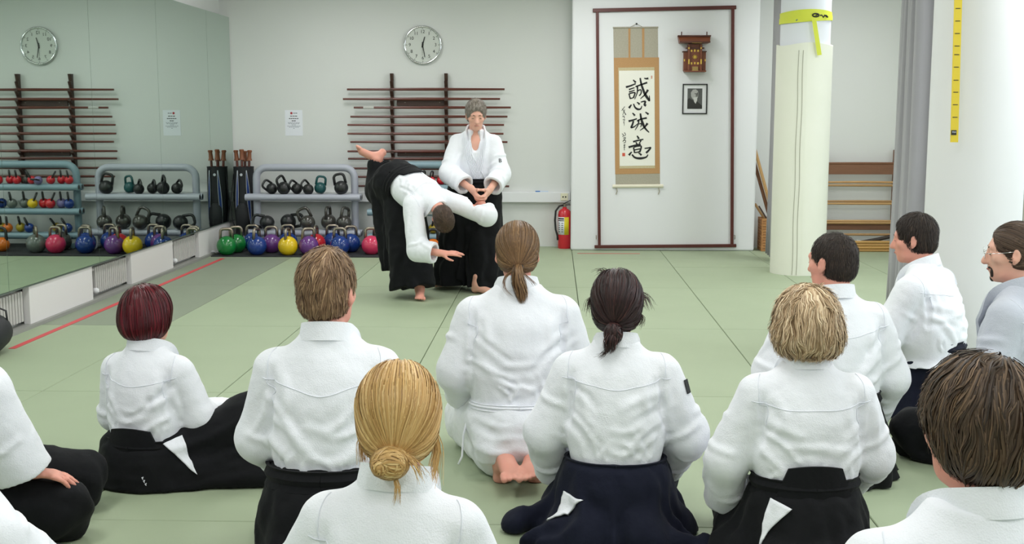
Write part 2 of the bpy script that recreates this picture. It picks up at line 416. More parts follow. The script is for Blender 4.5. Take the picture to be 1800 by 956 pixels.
MB().lathe([(0, 0), (0.011, 0), (0.011, 0.008), (0, 0.008)], (0, -0.031, 0), 16, 'y').build('hub', M_ink, t)
# paper notice
c = W_(516.5, 216)
t = thing('notice', 'white printed paper notice taped to the wall near the mirror', 'notice', (c.x, YB, c.z))
MB().box((0, -0.0015, 0), (0.205, 0.002, 0.295)).build('sheet', M_paper, t)
MB().lathe([(0, 0), (0.014, 0), (0.014, 0.001), (0, 0.001)], (-0.025, -0.003, 0.112), 16, 'y').build('emblem', mat('emblem_red', (176, 56, 66), 0.7), t)
for z, w, x, h, m in ((0.112, 0.05, 0.02, 0.012, M_inkg), (0.078, 0.085, 0, 0.012, M_ink), (0.05, 0.115, 0, 0.012, M_ink), (0.024, 0.05, 0, 0.012, M_ink), (0.002, 0.14, 0, 0.006, M_inkg), (-0.01, 0.13, 0, 0.006, M_inkg), (-0.022, 0.05, 0, 0.006, M_inkg), (-0.037, 0.155, 0, 0.006, M_inkg), (-0.049, 0.12, 0, 0.006, M_inkg), (-0.063, 0.02, 0, 0.006, M_inkg)):
    b = MB(); n = max(1, int(w / 0.022)); rw = random.Random(int(z * 1000)); xx = x - w / 2        # each printed line a row of word marks
    for i in range(n):
        l = w / n * rw.uniform(0.7, 0.92); b.box((xx + w / n * (i + 0.5), -0.003, z), (l, 0.0006, h * 0.7))
    b.build('print_line', m, t)
# staff rack
YR = YB - 0.06
xl_, xr_ = W_(695, 220, YR).x, W_(790, 220, YR).x
rack = thing('staff_rack', 'dark wooden wall rack with two notched uprights for staffs', 'rack', ((xl_ + xr_) / 2, YB - 0.003, 0.9))
staff_px = [(157, 610, 887, 0), (174, 603, 879, 0), (189, 622, 898, -1), (205, 616, 892, 1), (219.5, 611, 886, 0), (235, 611, 885, 0), (249.5, 616, 892, 0), (266, 611, 886, 0), (279, 612, 880, 1), (296, 612, 892, 0), (311, 618, 895, 0), (327, 622, 895, 0)]
for x in (xl_, xr_):
    poly = []; zt = W_(0, 130, YR).z - 0.9
    zs = [W_(740, s[0], YR).z - 0.9 for s in staff_px]
    poly.append((0, zt)); poly.append((0.075, zt)); poly.append((0.05, zs[0] + 0.10)); poly.append((0.085, zs[0] + 0.09))
    for z in zs:
        poly += [(0.052, z + 0.03), (0.047, z - 0.0146), (0.088, z - 0.0146), (0.1, z + 0.008), (0.1, z - 0.022)]
    poly += [(0.04, zs[-1] - 0.06), (0, zs[-1] - 0.06)]
    MB().prism(poly, (x - (xl_ + xr_) / 2 - 0.018, 0, 0), (0, -1, 0), (0, 0, 1), 0.036).build('upright', M_wood, rack)
for py in (180, 269):
    z = W_(740, py, YR).z - 0.9
    o = MB().box((0, -0.02, z), (xr_ - xl_ - 0.03, 0.025, 0.075)).build('cross_board', M_wood, rack, bevel=0.003)
    for q in (-0.2, 0.2): MB().lathe([(0, 0), (0.005, 0), (0.005, 0.002), (0, 0.002)], (q, -0.0325, z), 10, 'y').build('screw', M_steel, o)
ordn = ['topmost', 'second', 'third', 'fourth', 'fifth', 'sixth', 'seventh', 'eighth', 'ninth', 'tenth', 'eleventh', 'lowest']
for k, (py, x0, x1, sl) in enumerate(staff_px):
    a, b = W_(x0, py, YB - 0.0705), W_(x1, py, YB - 0.0705); b.z = a.z = W_(740, py, YR).z
    cx = (a + b) / 2; d = (b - a) / 2; n = 7
    pts = [d * (2 * i / (n - 1) - 1) for i in range(n)]
    mb = MB().tube(pts, [0.0115 + 0.006 * (1 - abs(2 * i / (n - 1) - 1)) for i in range(n)], 8)
    lab = 'reddish wooden training staff, %s from the top of the wall rack' % ordn[k] if k not in (0, 11, 2) else ('reddish wooden training staff, %s on the wall rack' % ordn[k] if k != 2 else 'wooden training staff with white tape near one end, third from rack top')
    o = tag(mb.build('wooden_staff', M_staff, None, smooth='auto', loc=cx), lab, 'staff', 'staffs on the wall rack')
    if k == 2:
        p0 = (W_(648, py, YB - 0.0705) - cx); MB().tube([p0 + Vector((-0.06, 0, 0)), p0 + Vector((0.06, 0, 0))], 0.0148, 8).build('tape_wrap', mat('tape_white', (200, 200, 196), 0.6), o, smooth='auto')
# cable trunking along the wall with socket and pen
z0, z1 = W_(940, 355).z, W_(940, 337).z
struct(MB().box(((XM + pl) / 2, YB - 0.035, (z0 + z1) / 2), (pl - XM - 0.01, 0.07, z1 - z0)).build('trim_1', M_white, bevel=0.006))
c = W_(992, 346, YB - 0.07)
t = thing('wall_socket', 'cream double socket on the white trunking above the extinguisher', 'socket', (c.x, YB - 0.07, c.z))
MB().box((0, -0.006, 0), (0.085, 0.012, 0.085)).build('plate', mat('socket_cream', (236, 232, 206), 0.5), t, bevel=0.004)
for q in (-0.015, 0.015): MB().lathe([(0, 0), (0.009, 0), (0.009, 0.002), (0, 0.002)], (q, -0.012, 0), 12, 'y').build('hole', M_ink, t)
a, b = W_(941, 335, YB - 0.03), W_(964, 335, YB - 0.03)
t = thing('pen', 'slim blue and white pen lying on the wall trunking', 'pen', ((a.x + b.x) / 2, YB - 0.03, z1 + 0.006))
MB().tube([(-0.02, 0, 0), (0.075, 0, 0)], 0.006, 8).build('barrel', mat('pen_white', (200, 216, 236), 0.4), t, smooth='auto')
MB().tube([(-0.075, 0, 0), (-0.02, 0, 0)], 0.0068, 8).build('cap', mat('pen_blue', (30, 110, 190), 0.4), t, smooth='auto')

# ------------------------------------------------------------------ tube racks
def tube_rack(label, m, xa, xb, Y, ztop, shelves, r=0.042):
    t = thing('tube_rack', label, 'rack', ((xa + xb) / 2, Y, 0.012)); w = (xb - xa) / 2 - 0.06; cr = 0.12
    for dy, nm in ((0, 'front_frame'),):
        pts = [(-w, dy, 0.0)]
        pts += [(-w + cr * (1 - math.cos(a)), dy, ztop - r - cr + cr * math.sin(a)) for a in [i * PI / 12 for i in range(7)]]
        pts += [(w - cr * (1 - math.cos(a)), dy, ztop - r - cr + cr * math.sin(a)) for a in [(6 - i) * PI / 12 for i in range(7)]]
        pts.append((w, dy, 0.0)); MB().tube(pts, r, 16).build('frame', m, t, smooth='auto')
    for z in shelves:
        for dy in (-0.16, -0.06):
            o = MB().tube([(-w - 0.09, dy, z), (w + 0.09, dy, z)], r * 0.88, 16).build('shelf_tube', m, t, smooth='auto')
            for s in (-1, 1): MB().lathe([(0, 0), (r * 0.6, 0), (r * 0.6, 0.002), (0, 0.002)], (s * (w + 0.0905), dy, z), 12, 'x').build('end_cap', M_black, o)
        for s in (-1, 1): MB().box((s * w, -0.05, z), (0.03, 0.2, 0.03)).build('bracket', m, t)
    for s in (-1, 1): MB().tube([(s * w, -0.2, 0.03), (s * w, 0.24, 0.03)], 0.03, 12).build('foot', m, t, smooth='auto')
    return t
YK = 13.1
zk = lambda py, Y=YK: at(600, py, Y).z
xk = lambda px, Y=YK: at(px, 400, Y).x
ga, gb = xk(444), xk(634)
tube_rack('pale grey steel tube rack holding black kettlebells', M_greytube, ga, gb, YK, zk(290), (zk(349, 12.95), zk(412, 12.95)))
ba, bb = xk(655), xk(655) + 1.3
tube_rack('blue-grey steel tube rack of small kettlebells behind the throw', M_bluetube, ba, bb, YK, zk(285), (zk(332, 12.95), zk(375, 12.95), zk(418, 12.95)))
xm0 = xk(690) + 0.95
t = tag(MB().box(((XM + 0.03 + xm0) / 2, 12.86, 0.006), (xm0 - XM - 0.05, 1.16, 0.012)).build('rubber_mat', M_rubber, bevel=0.002), 'black rubber floor mat under the kettlebells along the wall', 'mat')
MATZ = 0.012

# ------------------------------------------------------------------ kettlebells
def handle_path(w, h, cr, z0, spread=0.0):
    pts = [(-w - spread, 0, z0)]
    pts += [(-w + cr * (1 - math.cos(a)), 0, h - cr + cr * math.sin(a)) for a in [i * PI / 8 for i in range(5)]]
    pts += [(w - cr * (1 - math.cos(a)), 0, h - cr + cr * math.sin(a)) for a in [(4 - i) * PI / 8 for i in range(5)]]
    pts.append((w + spread, 0, z0)); return pts
def ball(r, flat=0.9):
    pr = [(0, -r * flat)]
    n = 12; a0 = math.asin(-flat)
    for i in range(n + 1):
        a = a0 + (PI / 2 - a0) * i / n; pr.append((max(r * math.cos(a), 0.0001), r * math.sin(a)))
    return pr
me_cache = {}
def kb_mesh(kind):
    if kind in me_cache: return me_cache[kind]
    if kind == 'sport':      # origin = centre of the ball
        b = MB().lathe(ball(0.108), n=26); h = MB().tube(handle_path(0.062, 0.185, 0.035, 0.07, 0.002), 0.0165, 10)
    elif kind == 'iron':
        b = MB().lathe(ball(0.088), n=22); h = MB().tube(handle_path(0.066, 0.172, 0.045, 0.045, 0.004), 0.0175, 10)
    else:
        b = MB().lathe(ball(0.062), n=18); h = MB().tube(handle_path(0.04, 0.138, 0.032, 0.035, 0.002), 0.0125, 8)
    out = []
    for nm, q in (('body', b), ('handle', h)):
        me = bpy.data.meshes.new('kettlebell_' + nm); me.from_pydata(q.v, [], q.f)
        me.polygons.foreach_set('use_smooth', [True] * len(me.polygons)); out.append(me)
    me_cache[kind] = out; return out
RAD = {'sport': 0.108, 'iron': 0.088, 'small': 0.062}
KCOL = {'green': (22, 128, 58), 'blue': (28, 62, 140), 'purple': (112, 62, 138), 'yellow': (238, 200, 20), 'red': (206, 30, 44), 'pink': (222, 58, 100), 'grey': (106, 112, 108), 'black': (34, 35, 37), 'teal': (22, 82, 84), 'orange': (232, 120, 30), 'lavender': (130, 122, 172), 'dull_yellow': (184, 160, 40), 'charcoal': (72, 70, 66)}
def kettlebell(kind, colour, px, py_bottom, Y, zfloor, label, rz=0.0, tilt=0.0, tdir=0.0, group='kettlebells', x=None, scale=1.0, black_handle=False, rack=False):
    """py_bottom is only for reference; the ball rests on zfloor"""
    gm = mat('bell_' + colour, KCOL[colour], 0.22 if kind == 'sport' else 0.4, coat=0.4 if kind != 'iron' else 0.1, noise=(26, 0.35, tuple(int(v * 0.8) for v in KCOL[colour])))
    xx = x if x is not None else at(px, py_bottom, Y).x
    r = RAD[kind] * scale; rest = zfloor + r * (0.9 if abs(tilt) < 0.25 else 0.985)
    if rack:                                        # the ball settles on the pair of shelf tubes (zfloor = their axis)
        rest = zfloor + max(math.sqrt(max(0.0, (r + 0.0345) ** 2 - (Y - q) ** 2)) for q in (YK - 0.16, YK - 0.06))
    t = thing('kettlebell', label, 'kettlebell', (xx, Y, rest), 0, group)
    t.rotation_euler = (Matrix.Rotation(rz, 3, 'Z') @ Matrix.Rotation(tilt, 3, Vector((math.cos(tdir), math.sin(tdir), 0)))).to_euler()
    t.scale = (scale,) * 3
    bm, hm = kb_mesh(kind)
    for nm, me, m in (('body', bm, gm), ('handle', hm, gm if kind == 'iron' else (M_steel if kind == 'sport' and not black_handle else M_bmetal))):
        o = link(nm, me, None, t); 
        if len(me.materials) == 0: me.materials.append(None)
        o.material_slots[0].link = 'OBJECT'; o.material_slots[0].material = m
    return t
G1 = 'competition kettlebells on the rubber mat'
F_ = MATZ
sport = [('green', 399, 12.39, 'glossy green kettlebell in front, nearest the mirror wall', 0.25), ('green', 416, 12.60, 'green kettlebell standing second row behind the front green one', 0.35),
 ('blue', 445, 12.785, 'blue kettlebell beside the golf bag, behind the front row', 0.1), ('blue', 452, 12.40, 'glossy blue kettlebell between the green and yellow ones in front', 1.35),
 ('purple', 478, 12.62, 'purple kettlebell behind and between front blue and yellow ones', 0.05), ('yellow', 506.5, 12.40, 'bright yellow kettlebell in the front row before the grey rack', 1.45),
 ('blue', 507, 12.82, 'blue kettlebell hidden behind the bright yellow one', 0.1), ('purple', 543, 12.44, 'purple kettlebell beside the bright yellow one in front', 0.5),
 ('red', 556, 12.665, 'red kettlebell half hidden behind the purple one', 1.5), ('blue', 585.5, 12.82, 'blue kettlebell behind, under the grey rack middle', 0.1),
 ('blue', 598, 12.48, 'blue kettlebell in front of two other blue ones', 0.0), ('blue', 617, 12.70, 'dark blue kettlebell behind, under the grey rack end', 0.4),
 ('pink', 653, 12.50, 'pink scuffed kettlebell on its own between the two racks', 0.15), ('charcoal', 668, 12.78, 'charcoal kettlebell half hidden behind the pink one', 0.3), ('grey', 690, 12.52, 'grey kettlebell beside the pink one at the blue rack', 1.0)]
for colr, px, Y, lab, rz in sport: kettlebell('sport', colr, px, 450, Y, F_, lab, rz, group=G1)
kettlebell('small', 'orange', 761, 430, 12.62, F_, 'orange kettlebell with black handle on the floor by the blue rack', 0.1, group=G1, scale=1.35)
kettlebell('sport', 'blue', 797, 440, 12.56, F_, 'blue kettlebell on the floor beside the orange one', 0.2, group=G1)
G2 = 'black kettlebells on the grey rack'
zs1 = zk(349, 12.95) + 0.012; zs2 = zk(412, 12.95) + 0.012
for px, colr, rz, ti, lab, sc in ((478, 'black', 0.75, -0.95, 'shiny black kettlebell tipped over at the top shelf end', 0.72), (499, 'black', 1.0, -0.5, 'large black kettlebell leaning, second on the top shelf', 0.84), (522, 'black', 0.95, -0.95, 'black kettlebell tipped low, third on the top shelf', 0.70), (542, 'black', 0.95, -0.75, 'black kettlebell tipped against the teal one on top shelf', 0.70), (563, 'teal', 0.4, 0.15, 'dark teal kettlebell on the top shelf of the grey rack', 0.76), (600, 'black', 0.0, -0.2, 'black wide kettlebell standing alone at the top shelf end', 0.9)):
    kettlebell('iron', colr, px, 340, 12.975 + {478: 0.04, 522: 0.05, 563: 0.06}.get(px, 0.0), zs1, lab, rz, ti, 1.57, G2, scale=sc, rack=True)
for px, rz, ti, lab, sc in ((470, 0.0, -1.35, 'black kettlebell lying flat at the lower shelf end', 0.95), (507, 0.0, 1.4, 'black kettlebell lying flat, second on the lower shelf', 1.0), (541, 0.1, -0.4, 'black kettlebell leaning on the lower shelf, handle askew', 0.98), (578, 1.4, -0.1, 'black kettlebell upright edge-on on the lower shelf', 1.0), (605, 1.1, 0.25, 'black kettlebell at the lower shelf end next to the post', 0.98)):
    kettlebell('iron', 'charcoal' if 'flat' not in lab else 'black', px, 405, 12.99 + (0.04 if px in (507, 578) else -0.04), zs2, lab, rz, ti, 1.57, G2, scale=sc, rack=True)
G3 = 'small kettlebells on the blue rack'
zb = [zk(332, 12.95) + 0.012, zk(375, 12.95) + 0.012, zk(418, 12.95) + 0.012]
pos = ['at the far end', 'second', 'third', 'fourth', 'fifth', 'sixth', 'seventh', 'eighth', 'ninth']
for row, items in enumerate(([(127, 'red', 0.2), (110, 'red', 0.1), (95, 'red', -0.5), (76, 'lavender', 1.4), (62, 'red', 0.5), (50, 'charcoal', 0.1), (36, 'red', 0.15), (20, 'red', 0.1), (4, 'red', 0.0)],
    [(125, 'blue', 0.1), (108, 'lavender', 0.1), (92, 'red', -0.4), (77, 'red', 0.1), (61, 'yellow', -0.4), (43, 'grey', 0.1), (25, 'grey', 0.2), (3, 'blue', 1.3)],
    [(120, 'blue', 0.5), (98, 'dull_yellow', 0.6), (53, 'blue', 0.4), (34, 'dull_yellow', 0.2), (15, 'orange', 0.1), (0, 'dull_yellow', 0.1)])):
    for k, (m_, colr, ti) in enumerate(items):
        x = 2 * XM - at(m_, 350, 13.02).x
        lab = 'small %s kettlebell, %s from the post on %s shelf of the blue rack' % (colr.replace('_', ' '), pos[k] if k else 'next', ['top', 'middle', 'lower'][row])
        if k == 0: lab = 'small %s kettlebell right beside the post on %s shelf of the blue rack' % (colr, ['top', 'middle', 'lower'][row])
        kettlebell('small', colr, 0, 0, 12.915 if ti == 1.4 else 12.99 + (0.03 if k % 2 else -0.03), zb[row], lab, 1.2 if ti < 1 else 0.2, ti, 0.0, G3, x=x, scale=(0.78, 0.92, 0.9)[row], black_handle=True, rack=True)

# ------------------------------------------------------------------ golf bag with wooden swords
gx = at(430, 380, 13.27).x
bag = thing('golf_bag', 'black and blue golf bag holding wooden swords in the corner', 'bag', (gx, 13.29, MATZ))
M_bag = mat('bag_black', (30, 31, 36), 0.6, bump=(300, 0.1)); M_bagb = mat('bag_blue', (34, 66, 140), 0.5); M_bagw = mat('bag_piping', (196, 200, 208), 0.5)
zt = zk(296, 13.1)
def ell(prof, n=24):
    vs = []; fs = []
    for rx, ry, z, oy in prof:
        for j in range(n):
            a = 2 * PI * j / n; vs.append((rx * math.cos(a), ry * math.sin(a) + oy, z))
    for i in range(len(prof) - 1):
        for j in range(n): fs.append((i * n + j, i * n + (j + 1) % n, (i + 1) * n + (j + 1) % n, (i + 1) * n + j))
    fs += [tuple(range(n - 1, -1, -1)), tuple(range((len(prof) - 1) * n, len(prof) * n))]
    return MB().add(vs, fs)
ell([(0.10, 0.10, 0, 0), (0.115, 0.115, 0.02, 0), (0.115, 0.115, 0.10, 0), (0.105, 0.1, 0.2, 0), (0.115, 0.11, 0.4, 0), (0.12, 0.115, 0.6, 0), (0.115, 0.11, zt - 0.02, 0), (0.118, 0.113, zt, 0), (0.10, 0.095, zt, 0), (0.098, 0.093, zt - 0.06, 0), (0.098, 0.093, 0.5, 0), (0.09, 0.085, 0.2, 0), (0.09, 0.085, 0.06, 0)]).build('bag_body', M_bag, bag, smooth='auto')
ell([(0.02, 0.015, 0.18, -0.115), (0.07, 0.03, 0.22, -0.115), (0.08, 0.034, 0.34, -0.12), (0.07, 0.03, 0.45, -0.118), (0.03, 0.015, 0.5, -0.115)]).build('pocket', M_bag, bag, smooth='auto')
def side_panel(x0, s):
    pts = []; n = 12; vs = []; fs = []
    for i in range(n + 1):
        z = 0.26 + (zt - 0.30) * i / n; u = i / n; wv = 0.027 * math.sin(PI * u) + 0.004
        for k in (-1, 1):
            x = x0 + s * 0.03 * (u - 0.5) + k * wv / 2; r_ = 0.121
            x = max(min(x, 0.112), -0.112); vs.append((x, -math.sqrt(max(0.0004, r_ ** 2 - x ** 2)) - 0.004, z))
    for i in range(n): fs.append((2 * i, 2 * i + 1, 2 * i + 3, 2 * i + 2))
    o = MB().add(vs, fs).build('side_panel', M_bagb, bag, smooth=True)
    md = o.modifiers.new('thick', 'SOLIDIFY'); md.thickness = 0.004
    for k in (0, 1): MB().tube([Vector(v) + Vector((0, -0.003, 0)) for v in vs[k::2]], 0.003, 6).build('piping', M_bagw, o, smooth=True)
side_panel(-0.055, 1); side_panel(0.075, -1)
MB().lathe([(0, 0), (0.016, 0), (0.016, 0.004), (0, 0.004)], (0.0, -0.113, zt - 0.09), 14, 'y').build('badge', M_bagw, bag)
for k in range(4):
    a = -0.6 + k * 0.4
    MB().tube([(0.1 * math.sin(a) * 0.6, -0.115, 0.03), (0.1 * math.sin(a), -0.118, 0.07), (0.1 * math.sin(a * 0.5), -0.118, 0.13)], 0.004, 6).build('lacing', M_bagw, bag, smooth=True)
MB().tube([(-0.11, -0.03, zt - 0.08), (-0.15, -0.06, 0.5), (-0.13, -0.08, 0.3), (-0.09, -0.1, 0.22)], 0.012, 8, flat=0.4).build('shoulder_strap', M_bag, bag, smooth=True)
MB().tube([(-0.1, 0.06, 0.1), (-0.13, -0.02, 0.02), (-0.12, -0.06, 0.01)], 0.006, 8).build('stand_leg', M_bag, bag, smooth=True)
M_grip = mat('sword_grip', (150, 92, 60), 0.5, wave=(6, (112, 64, 42), (8, 8, 1)), rnd=0.2)
for k, (dx, dy, tx, zz_) in enumerate(((-0.04, 0.0, -0.045, 0.2), (-0.012, -0.022, 0.0, 0.21), (0.035, 0.0, 0.04, 0.2), (0.0, 0.055, 0.005, 0.19))):
    lab = ['wooden sword with notched grip leaning to the mirror side of golf bag', 'thick wooden sword handle standing in front within the golf bag', 'wooden sword handle leaning towards the rack in the golf bag', 'slender pale wooden sword at the back of the golf bag'][k]
    s = thing('wooden_sword', lab, 'sword', (gx + dx, 13.29 + dy, 0.075), 0, 'swords in the golf bag')
    hgt = zt + zz_ - 0.075
    MB().tube([(0, 0, 0), (tx * 0.4, 0, hgt * 0.5), (tx * 0.8, 0, hgt - 0.12)], [0.012, 0.014, 0.015], 8).build('blade', M_staff, s, smooth='auto')
    MB().tube([(tx * 0.8, 0, hgt - 0.12), (tx * 0.84, 0, hgt - 0.09), (tx * 0.95, 0, hgt - 0.03), (tx, 0, hgt - 0.012), (tx, 0, hgt)], [0.034, 0.025, 0.022, 0.029, 0.023], 9).build('grip', M_grip, s, smooth='auto')
# crumpled wrapper at the mirror corner
c = onfloor(375, 447)
rr = random.Random(4); mb = MB()
for k in range(9): mb.box((rr.uniform(-0.09, 0.09), rr.uniform(-0.05, 0.05), 0.012 + rr.uniform(0, 0.012)), (0.07, 0.03, 0.008), (rr.uniform(-0.4, 0.4), rr.uniform(-0.4, 0.4), rr.uniform(0, 3)))
tag(mb.build('wrapper', mat('wrapper_white', (206, 208, 212), 0.4), loc=(c.x, c.y, MATZ)), 'crumpled white wrapper on the mat edge by the mirror', 'wrapper')
# wooden block by the wall right of the blue rack
c = onfloor(869, 431)
for k in range(2): tag(MB().box((0, 0, 0.012), (0.1, 0.25, 0.022)).build('wooden_board', M_oak if k else M_light_wood, bevel=0.003, loc=(c.x - 0.01 * k, c.y + 0.15, 0.001 + 0.023 * k)), ['pale lower board of two stacked by the back wall', 'brown upper board of two stacked by the back wall'][k], 'board')

# ------------------------------------------------------------------ fire extinguisher
c = onfloor(993, 437)
ex = thing('fire_extinguisher', 'red fire extinguisher standing against the white pilaster', 'fire extinguisher', (c.x - 0.005, c.y + 0.05, 0.0))
MB().lathe([(0, 0.0), (0.07, 0.0), (0.076, 0.015), (0.076, 0.40), (0.068, 0.435), (0.04, 0.462), (0.024, 0.468), (0.024, 0.485), (0, 0.485)], n=32).build('cylinder', M_extred, ex, smooth='auto')
def wrap(a0, a1, z0, z1, r, nm, m):
    vs = []; fs = []; n = 10
    for i in range(n + 1):
        a = a0 + (a1 - a0) * i / n
        for z in (z0, z1): vs.append((r * math.cos(a), r * math.sin(a), z))
    for i in range(n): fs.append((2 * i, 2 * i + 2, 2 * i + 3, 2 * i + 1))
    o = MB().add(vs, fs).build(nm, m, ex, smooth=True); md = o.modifiers.new('t', 'SOLIDIFY'); md.thickness = 0.001; md.offset = 1; return o
f0 = -PI / 2
wl = wrap(f0 - 1.15, f0 - 0.05, 0.165, 0.37, 0.0765, 'label_white', M_paper)
wrap(f0 - 0.05, f0 + 0.65, 0.165, 0.37, 0.0765, 'label_yellow', M_yellow)
wrap(f0 - 1.1, f0 - 0.1, 0.345, 0.36, 0.078, 'label_bar', M_ink); wrap(f0 - 1.1, f0 - 0.1, 0.325, 0.335, 0.078, 'label_bar', M_ink)
for z in (0.30, 0.275, 0.25, 0.225, 0.2):
    wrap(f0 - 1.0, f0 - 0.75, z - 0.006, z + 0.006, 0.0775, 'label_mark', M_inkg); wrap(f0 - 0.5, f0 - 0.2, z - 0.005, z + 0.005, 0.0775, 'label_mark', M_inkg)
MB().lathe([(0, 0), (0.018, 0), (0.018, 0.035), (0, 0.035)], (0, 0, 0.485), 16).build('valve', M_steel, ex, smooth='auto')
MB().tube([(-0.015, 0, 0.52), (0.03, 0, 0.545), (0.09, 0, 0.575)], [0.011, 0.010, 0.008], 8, flat=0.6).build('squeeze_lever', M_black, ex, smooth=True)
MB().tube([(0.0, 0, 0.505), (0.05, 0, 0.51), (0.085, 0, 0.505)], 0.008, 8, flat=0.6).build('carry_handle', M_black, ex, smooth=True)
MB().tube([(-0.015, 0, 0.505), (-0.06, -0.01, 0.495), (-0.1, -0.015, 0.44), (-0.108, -0.015, 0.33), (-0.1, -0.015, 0.22), (-0.08, -0.02, 0.15), (-0.074, -0.03, 0.1)], [0.011] * 6 + [0.014], 10).build('hose', M_black, ex, smooth=True)
ex.scale = (1.02, 1.02, 0.98)

# ------------------------------------------------------------------ wooden frame, scroll, shrine, portrait on the pilaster
Yf = YP - 0.02
def P_(px, py, Y=Yf): return at(px, py, Y)
fr = thing('wall_frame', 'tall mahogany frame of slim bars around the hanging scroll', 'frame', (P_(1169, 434).x, YP, P_(1169, 434).z))
o0 = fr.location
def bar(nm, p, q, w):
    p = p - o0; q = q - o0; d = q - p; l = d.length; m_ = (p + q) / 2
    if abs(d.x) > abs(d.z): MB().box((m_.x, -0.02, m_.z), (l, 0.04, w), (0, -math.atan2(d.z, d.x), 0)).build(nm, M_frame, fr, bevel=0.004)
    else: MB().box((m_.x, -0.02, m_.z), (w, 0.036, l), (0, math.atan2(d.x, d.z), 0)).build(nm, M_frame, fr, bevel=0.004)
bar('top_rail', P_(1042, 18.5), P_(1294, 13), 0.04); bar('bottom_rail', P_(1045, 433.5), P_(1294, 431.5), 0.035)
bar('stile', P_(1050, 20), P_(1053.5, 431), 0.032); bar('stile', P_(1288, 16), P_(1286.5, 430), 0.034)
for px in (1048, 1291):
    p = P_(px, 417) - o0; MB().tube([p + Vector((0, 0.01, 0.02)), p + Vector((0, -0.03, 0.02)), p + Vector((0, -0.035, -0.01)), p + Vector((0, -0.01, -0.02))], 0.005, 8).build('hook', M_steel, fr, smooth=True)
# scroll
sc_o = P_(1121, 200)
sc = thing('hanging_scroll', 'hanging calligraphy scroll with large black brush characters on the pilaster', 'scroll', (sc_o.x, YP - 0.012, sc_o.z))
def S_(cx, cy):                                   # scroll drawing units: 2.99 per photo pixel, from (1070, 30)
    p = at(1070 + cx / 2.99, 30 + cy / 2.99, YP - 0.012); return (p.x - sc_o.x, p.z - sc_o.z)
def quad(nm, m, pts, y, th=0.0015, parent=None):
    return MB().prism([S_(*p) for p in pts], (0, y + th, 0), (1, 0, 0), (0, 0, 1), th).build(nm, m, parent or sc)
M_silk = mat('scroll_silk', (176, 170, 154), 0.7, noise=(60, 0.5, (158, 152, 136))); M_broc = mat('scroll_brocade', (188, 146, 98), 0.7, noise=(90, 0.4, (172, 128, 84)))
M_rice = mat('rice_paper', (240, 238, 228), 0.8); M_trim = mat('scroll_trim', (206, 192, 156), 0.7, noise=(150, 0.6, (176, 160, 118)))
quad('backing', M_silk, [(24, 58), (258, 55), (270, 888), (36, 888)], 0.0, 0.003)
quad('brocade', M_broc, [(27, 214), (264, 212), (269, 822), (34, 826)], -0.002)
quad('trim_strip', M_trim, [(50, 266), (240, 263), (243, 794), (56, 796)], -0.004)
quad('paper', M_rice, [(54, 282), (240, 280), (243, 780), (58, 783)], -0.006)
quad('ribbon_strip', M_broc, [(103, 58), (114, 58), (114, 214), (104, 214)], -0.003); quad('ribbon_strip', M_broc, [(175, 57), (187, 57), (187, 213), (176, 213)], -0.003)
a, b = S_(20, 889), S_(286, 887); MB().tube([(a[0], -0.006, a[1]), (b[0], -0.006, b[1])], 0.02, 14).build('roller', mat('roller_ivory', (232, 226, 206), 0.5), sc, smooth='auto')
a, b = S_(22, 56), S_(260, 54); MB().tube([(a[0], -0.003, a[1]), (b[0], -0.003, b[1])], 0.009, 10).build('top_rod', M_silk, sc, smooth='auto')
k = S_(146, 36); MB().tube([(S_(110, 54)[0], -0.004, S_(110, 54)[1]), (k[0], -0.004, k[1]), (S_(182, 54)[0], -0.004, S_(182, 54)[1])], 0.003, 6).build('hanging_cord', M_silk, sc)
MB().lathe([(0, 0), (0.01, 0), (0.01, 0.02), (0, 0.02)], (k[0], 0.0, k[1]), 10, 'y').build('nail', M_black, sc)
for q in (40, 262):
    MB().tube([(S_(q, 895)[0], -0.012, S_(q, 895)[1]), (S_(q + 4, 915)[0], -0.01, S_(q, 915)[1]), (S_(q - 2, 932)[0], -0.01, S_(q, 932)[1])], 0.006, 6).build('tassel', M_silk, sc)
def stroke(nm, pts, w0, w1, m=M_ink, wm=None):
    """a brush stroke: a smooth polyline with changing width"""
    P = [Vector((S_(*p)[0], S_(*p)[1])) for p in pts]; Q = []
    for i in range(len(P) - 1):
        p0 = P[max(i - 1, 0)]; p3 = P[min(i + 2, len(P) - 1)]; n = 5
        for k_ in range(n + (i == len(P) - 2)):
            u = k_ / n; Q.append(0.5 * ((2 * P[i]) + (P[i + 1] - p0) * u + (2 * p0 - 5 * P[i] + 4 * P[i + 1] - p3) * u * u + (3 * P[i] - p0 - 3 * P[i + 1] + p3) * u ** 3))
    vs = []; fs = []; n = len(Q)
    for i, q in enumerate(Q):
        d = (Q[min(i + 1, n - 1)] - Q[max(i - 1, 0)]); d.normalize(); nn = Vector((-d.y, d.x)); u = i / (n - 1)
        w = (w0 * (1 - u) + w1 * u) if wm is None else (w0 * (1 - 2 * u) + wm * 2 * u if u < 0.5 else wm * (2 - 2 * u) + w1 * (2 * u - 1))
        w *= 0.00165
        for s in (1, -1): vs.append((q.x + nn.x * w * s, -0.0085, q.y + nn.y * w * s))
    for i in range(n - 1): fs.append((2 * i, 2 * i + 1, 2 * i + 3, 2 * i + 2))
    o = MB().add(vs, fs).build(nm, m, sc); md = o.modifiers.new('t', 'SOLIDIFY'); md.thickness = 0.0006; md.offset = 0
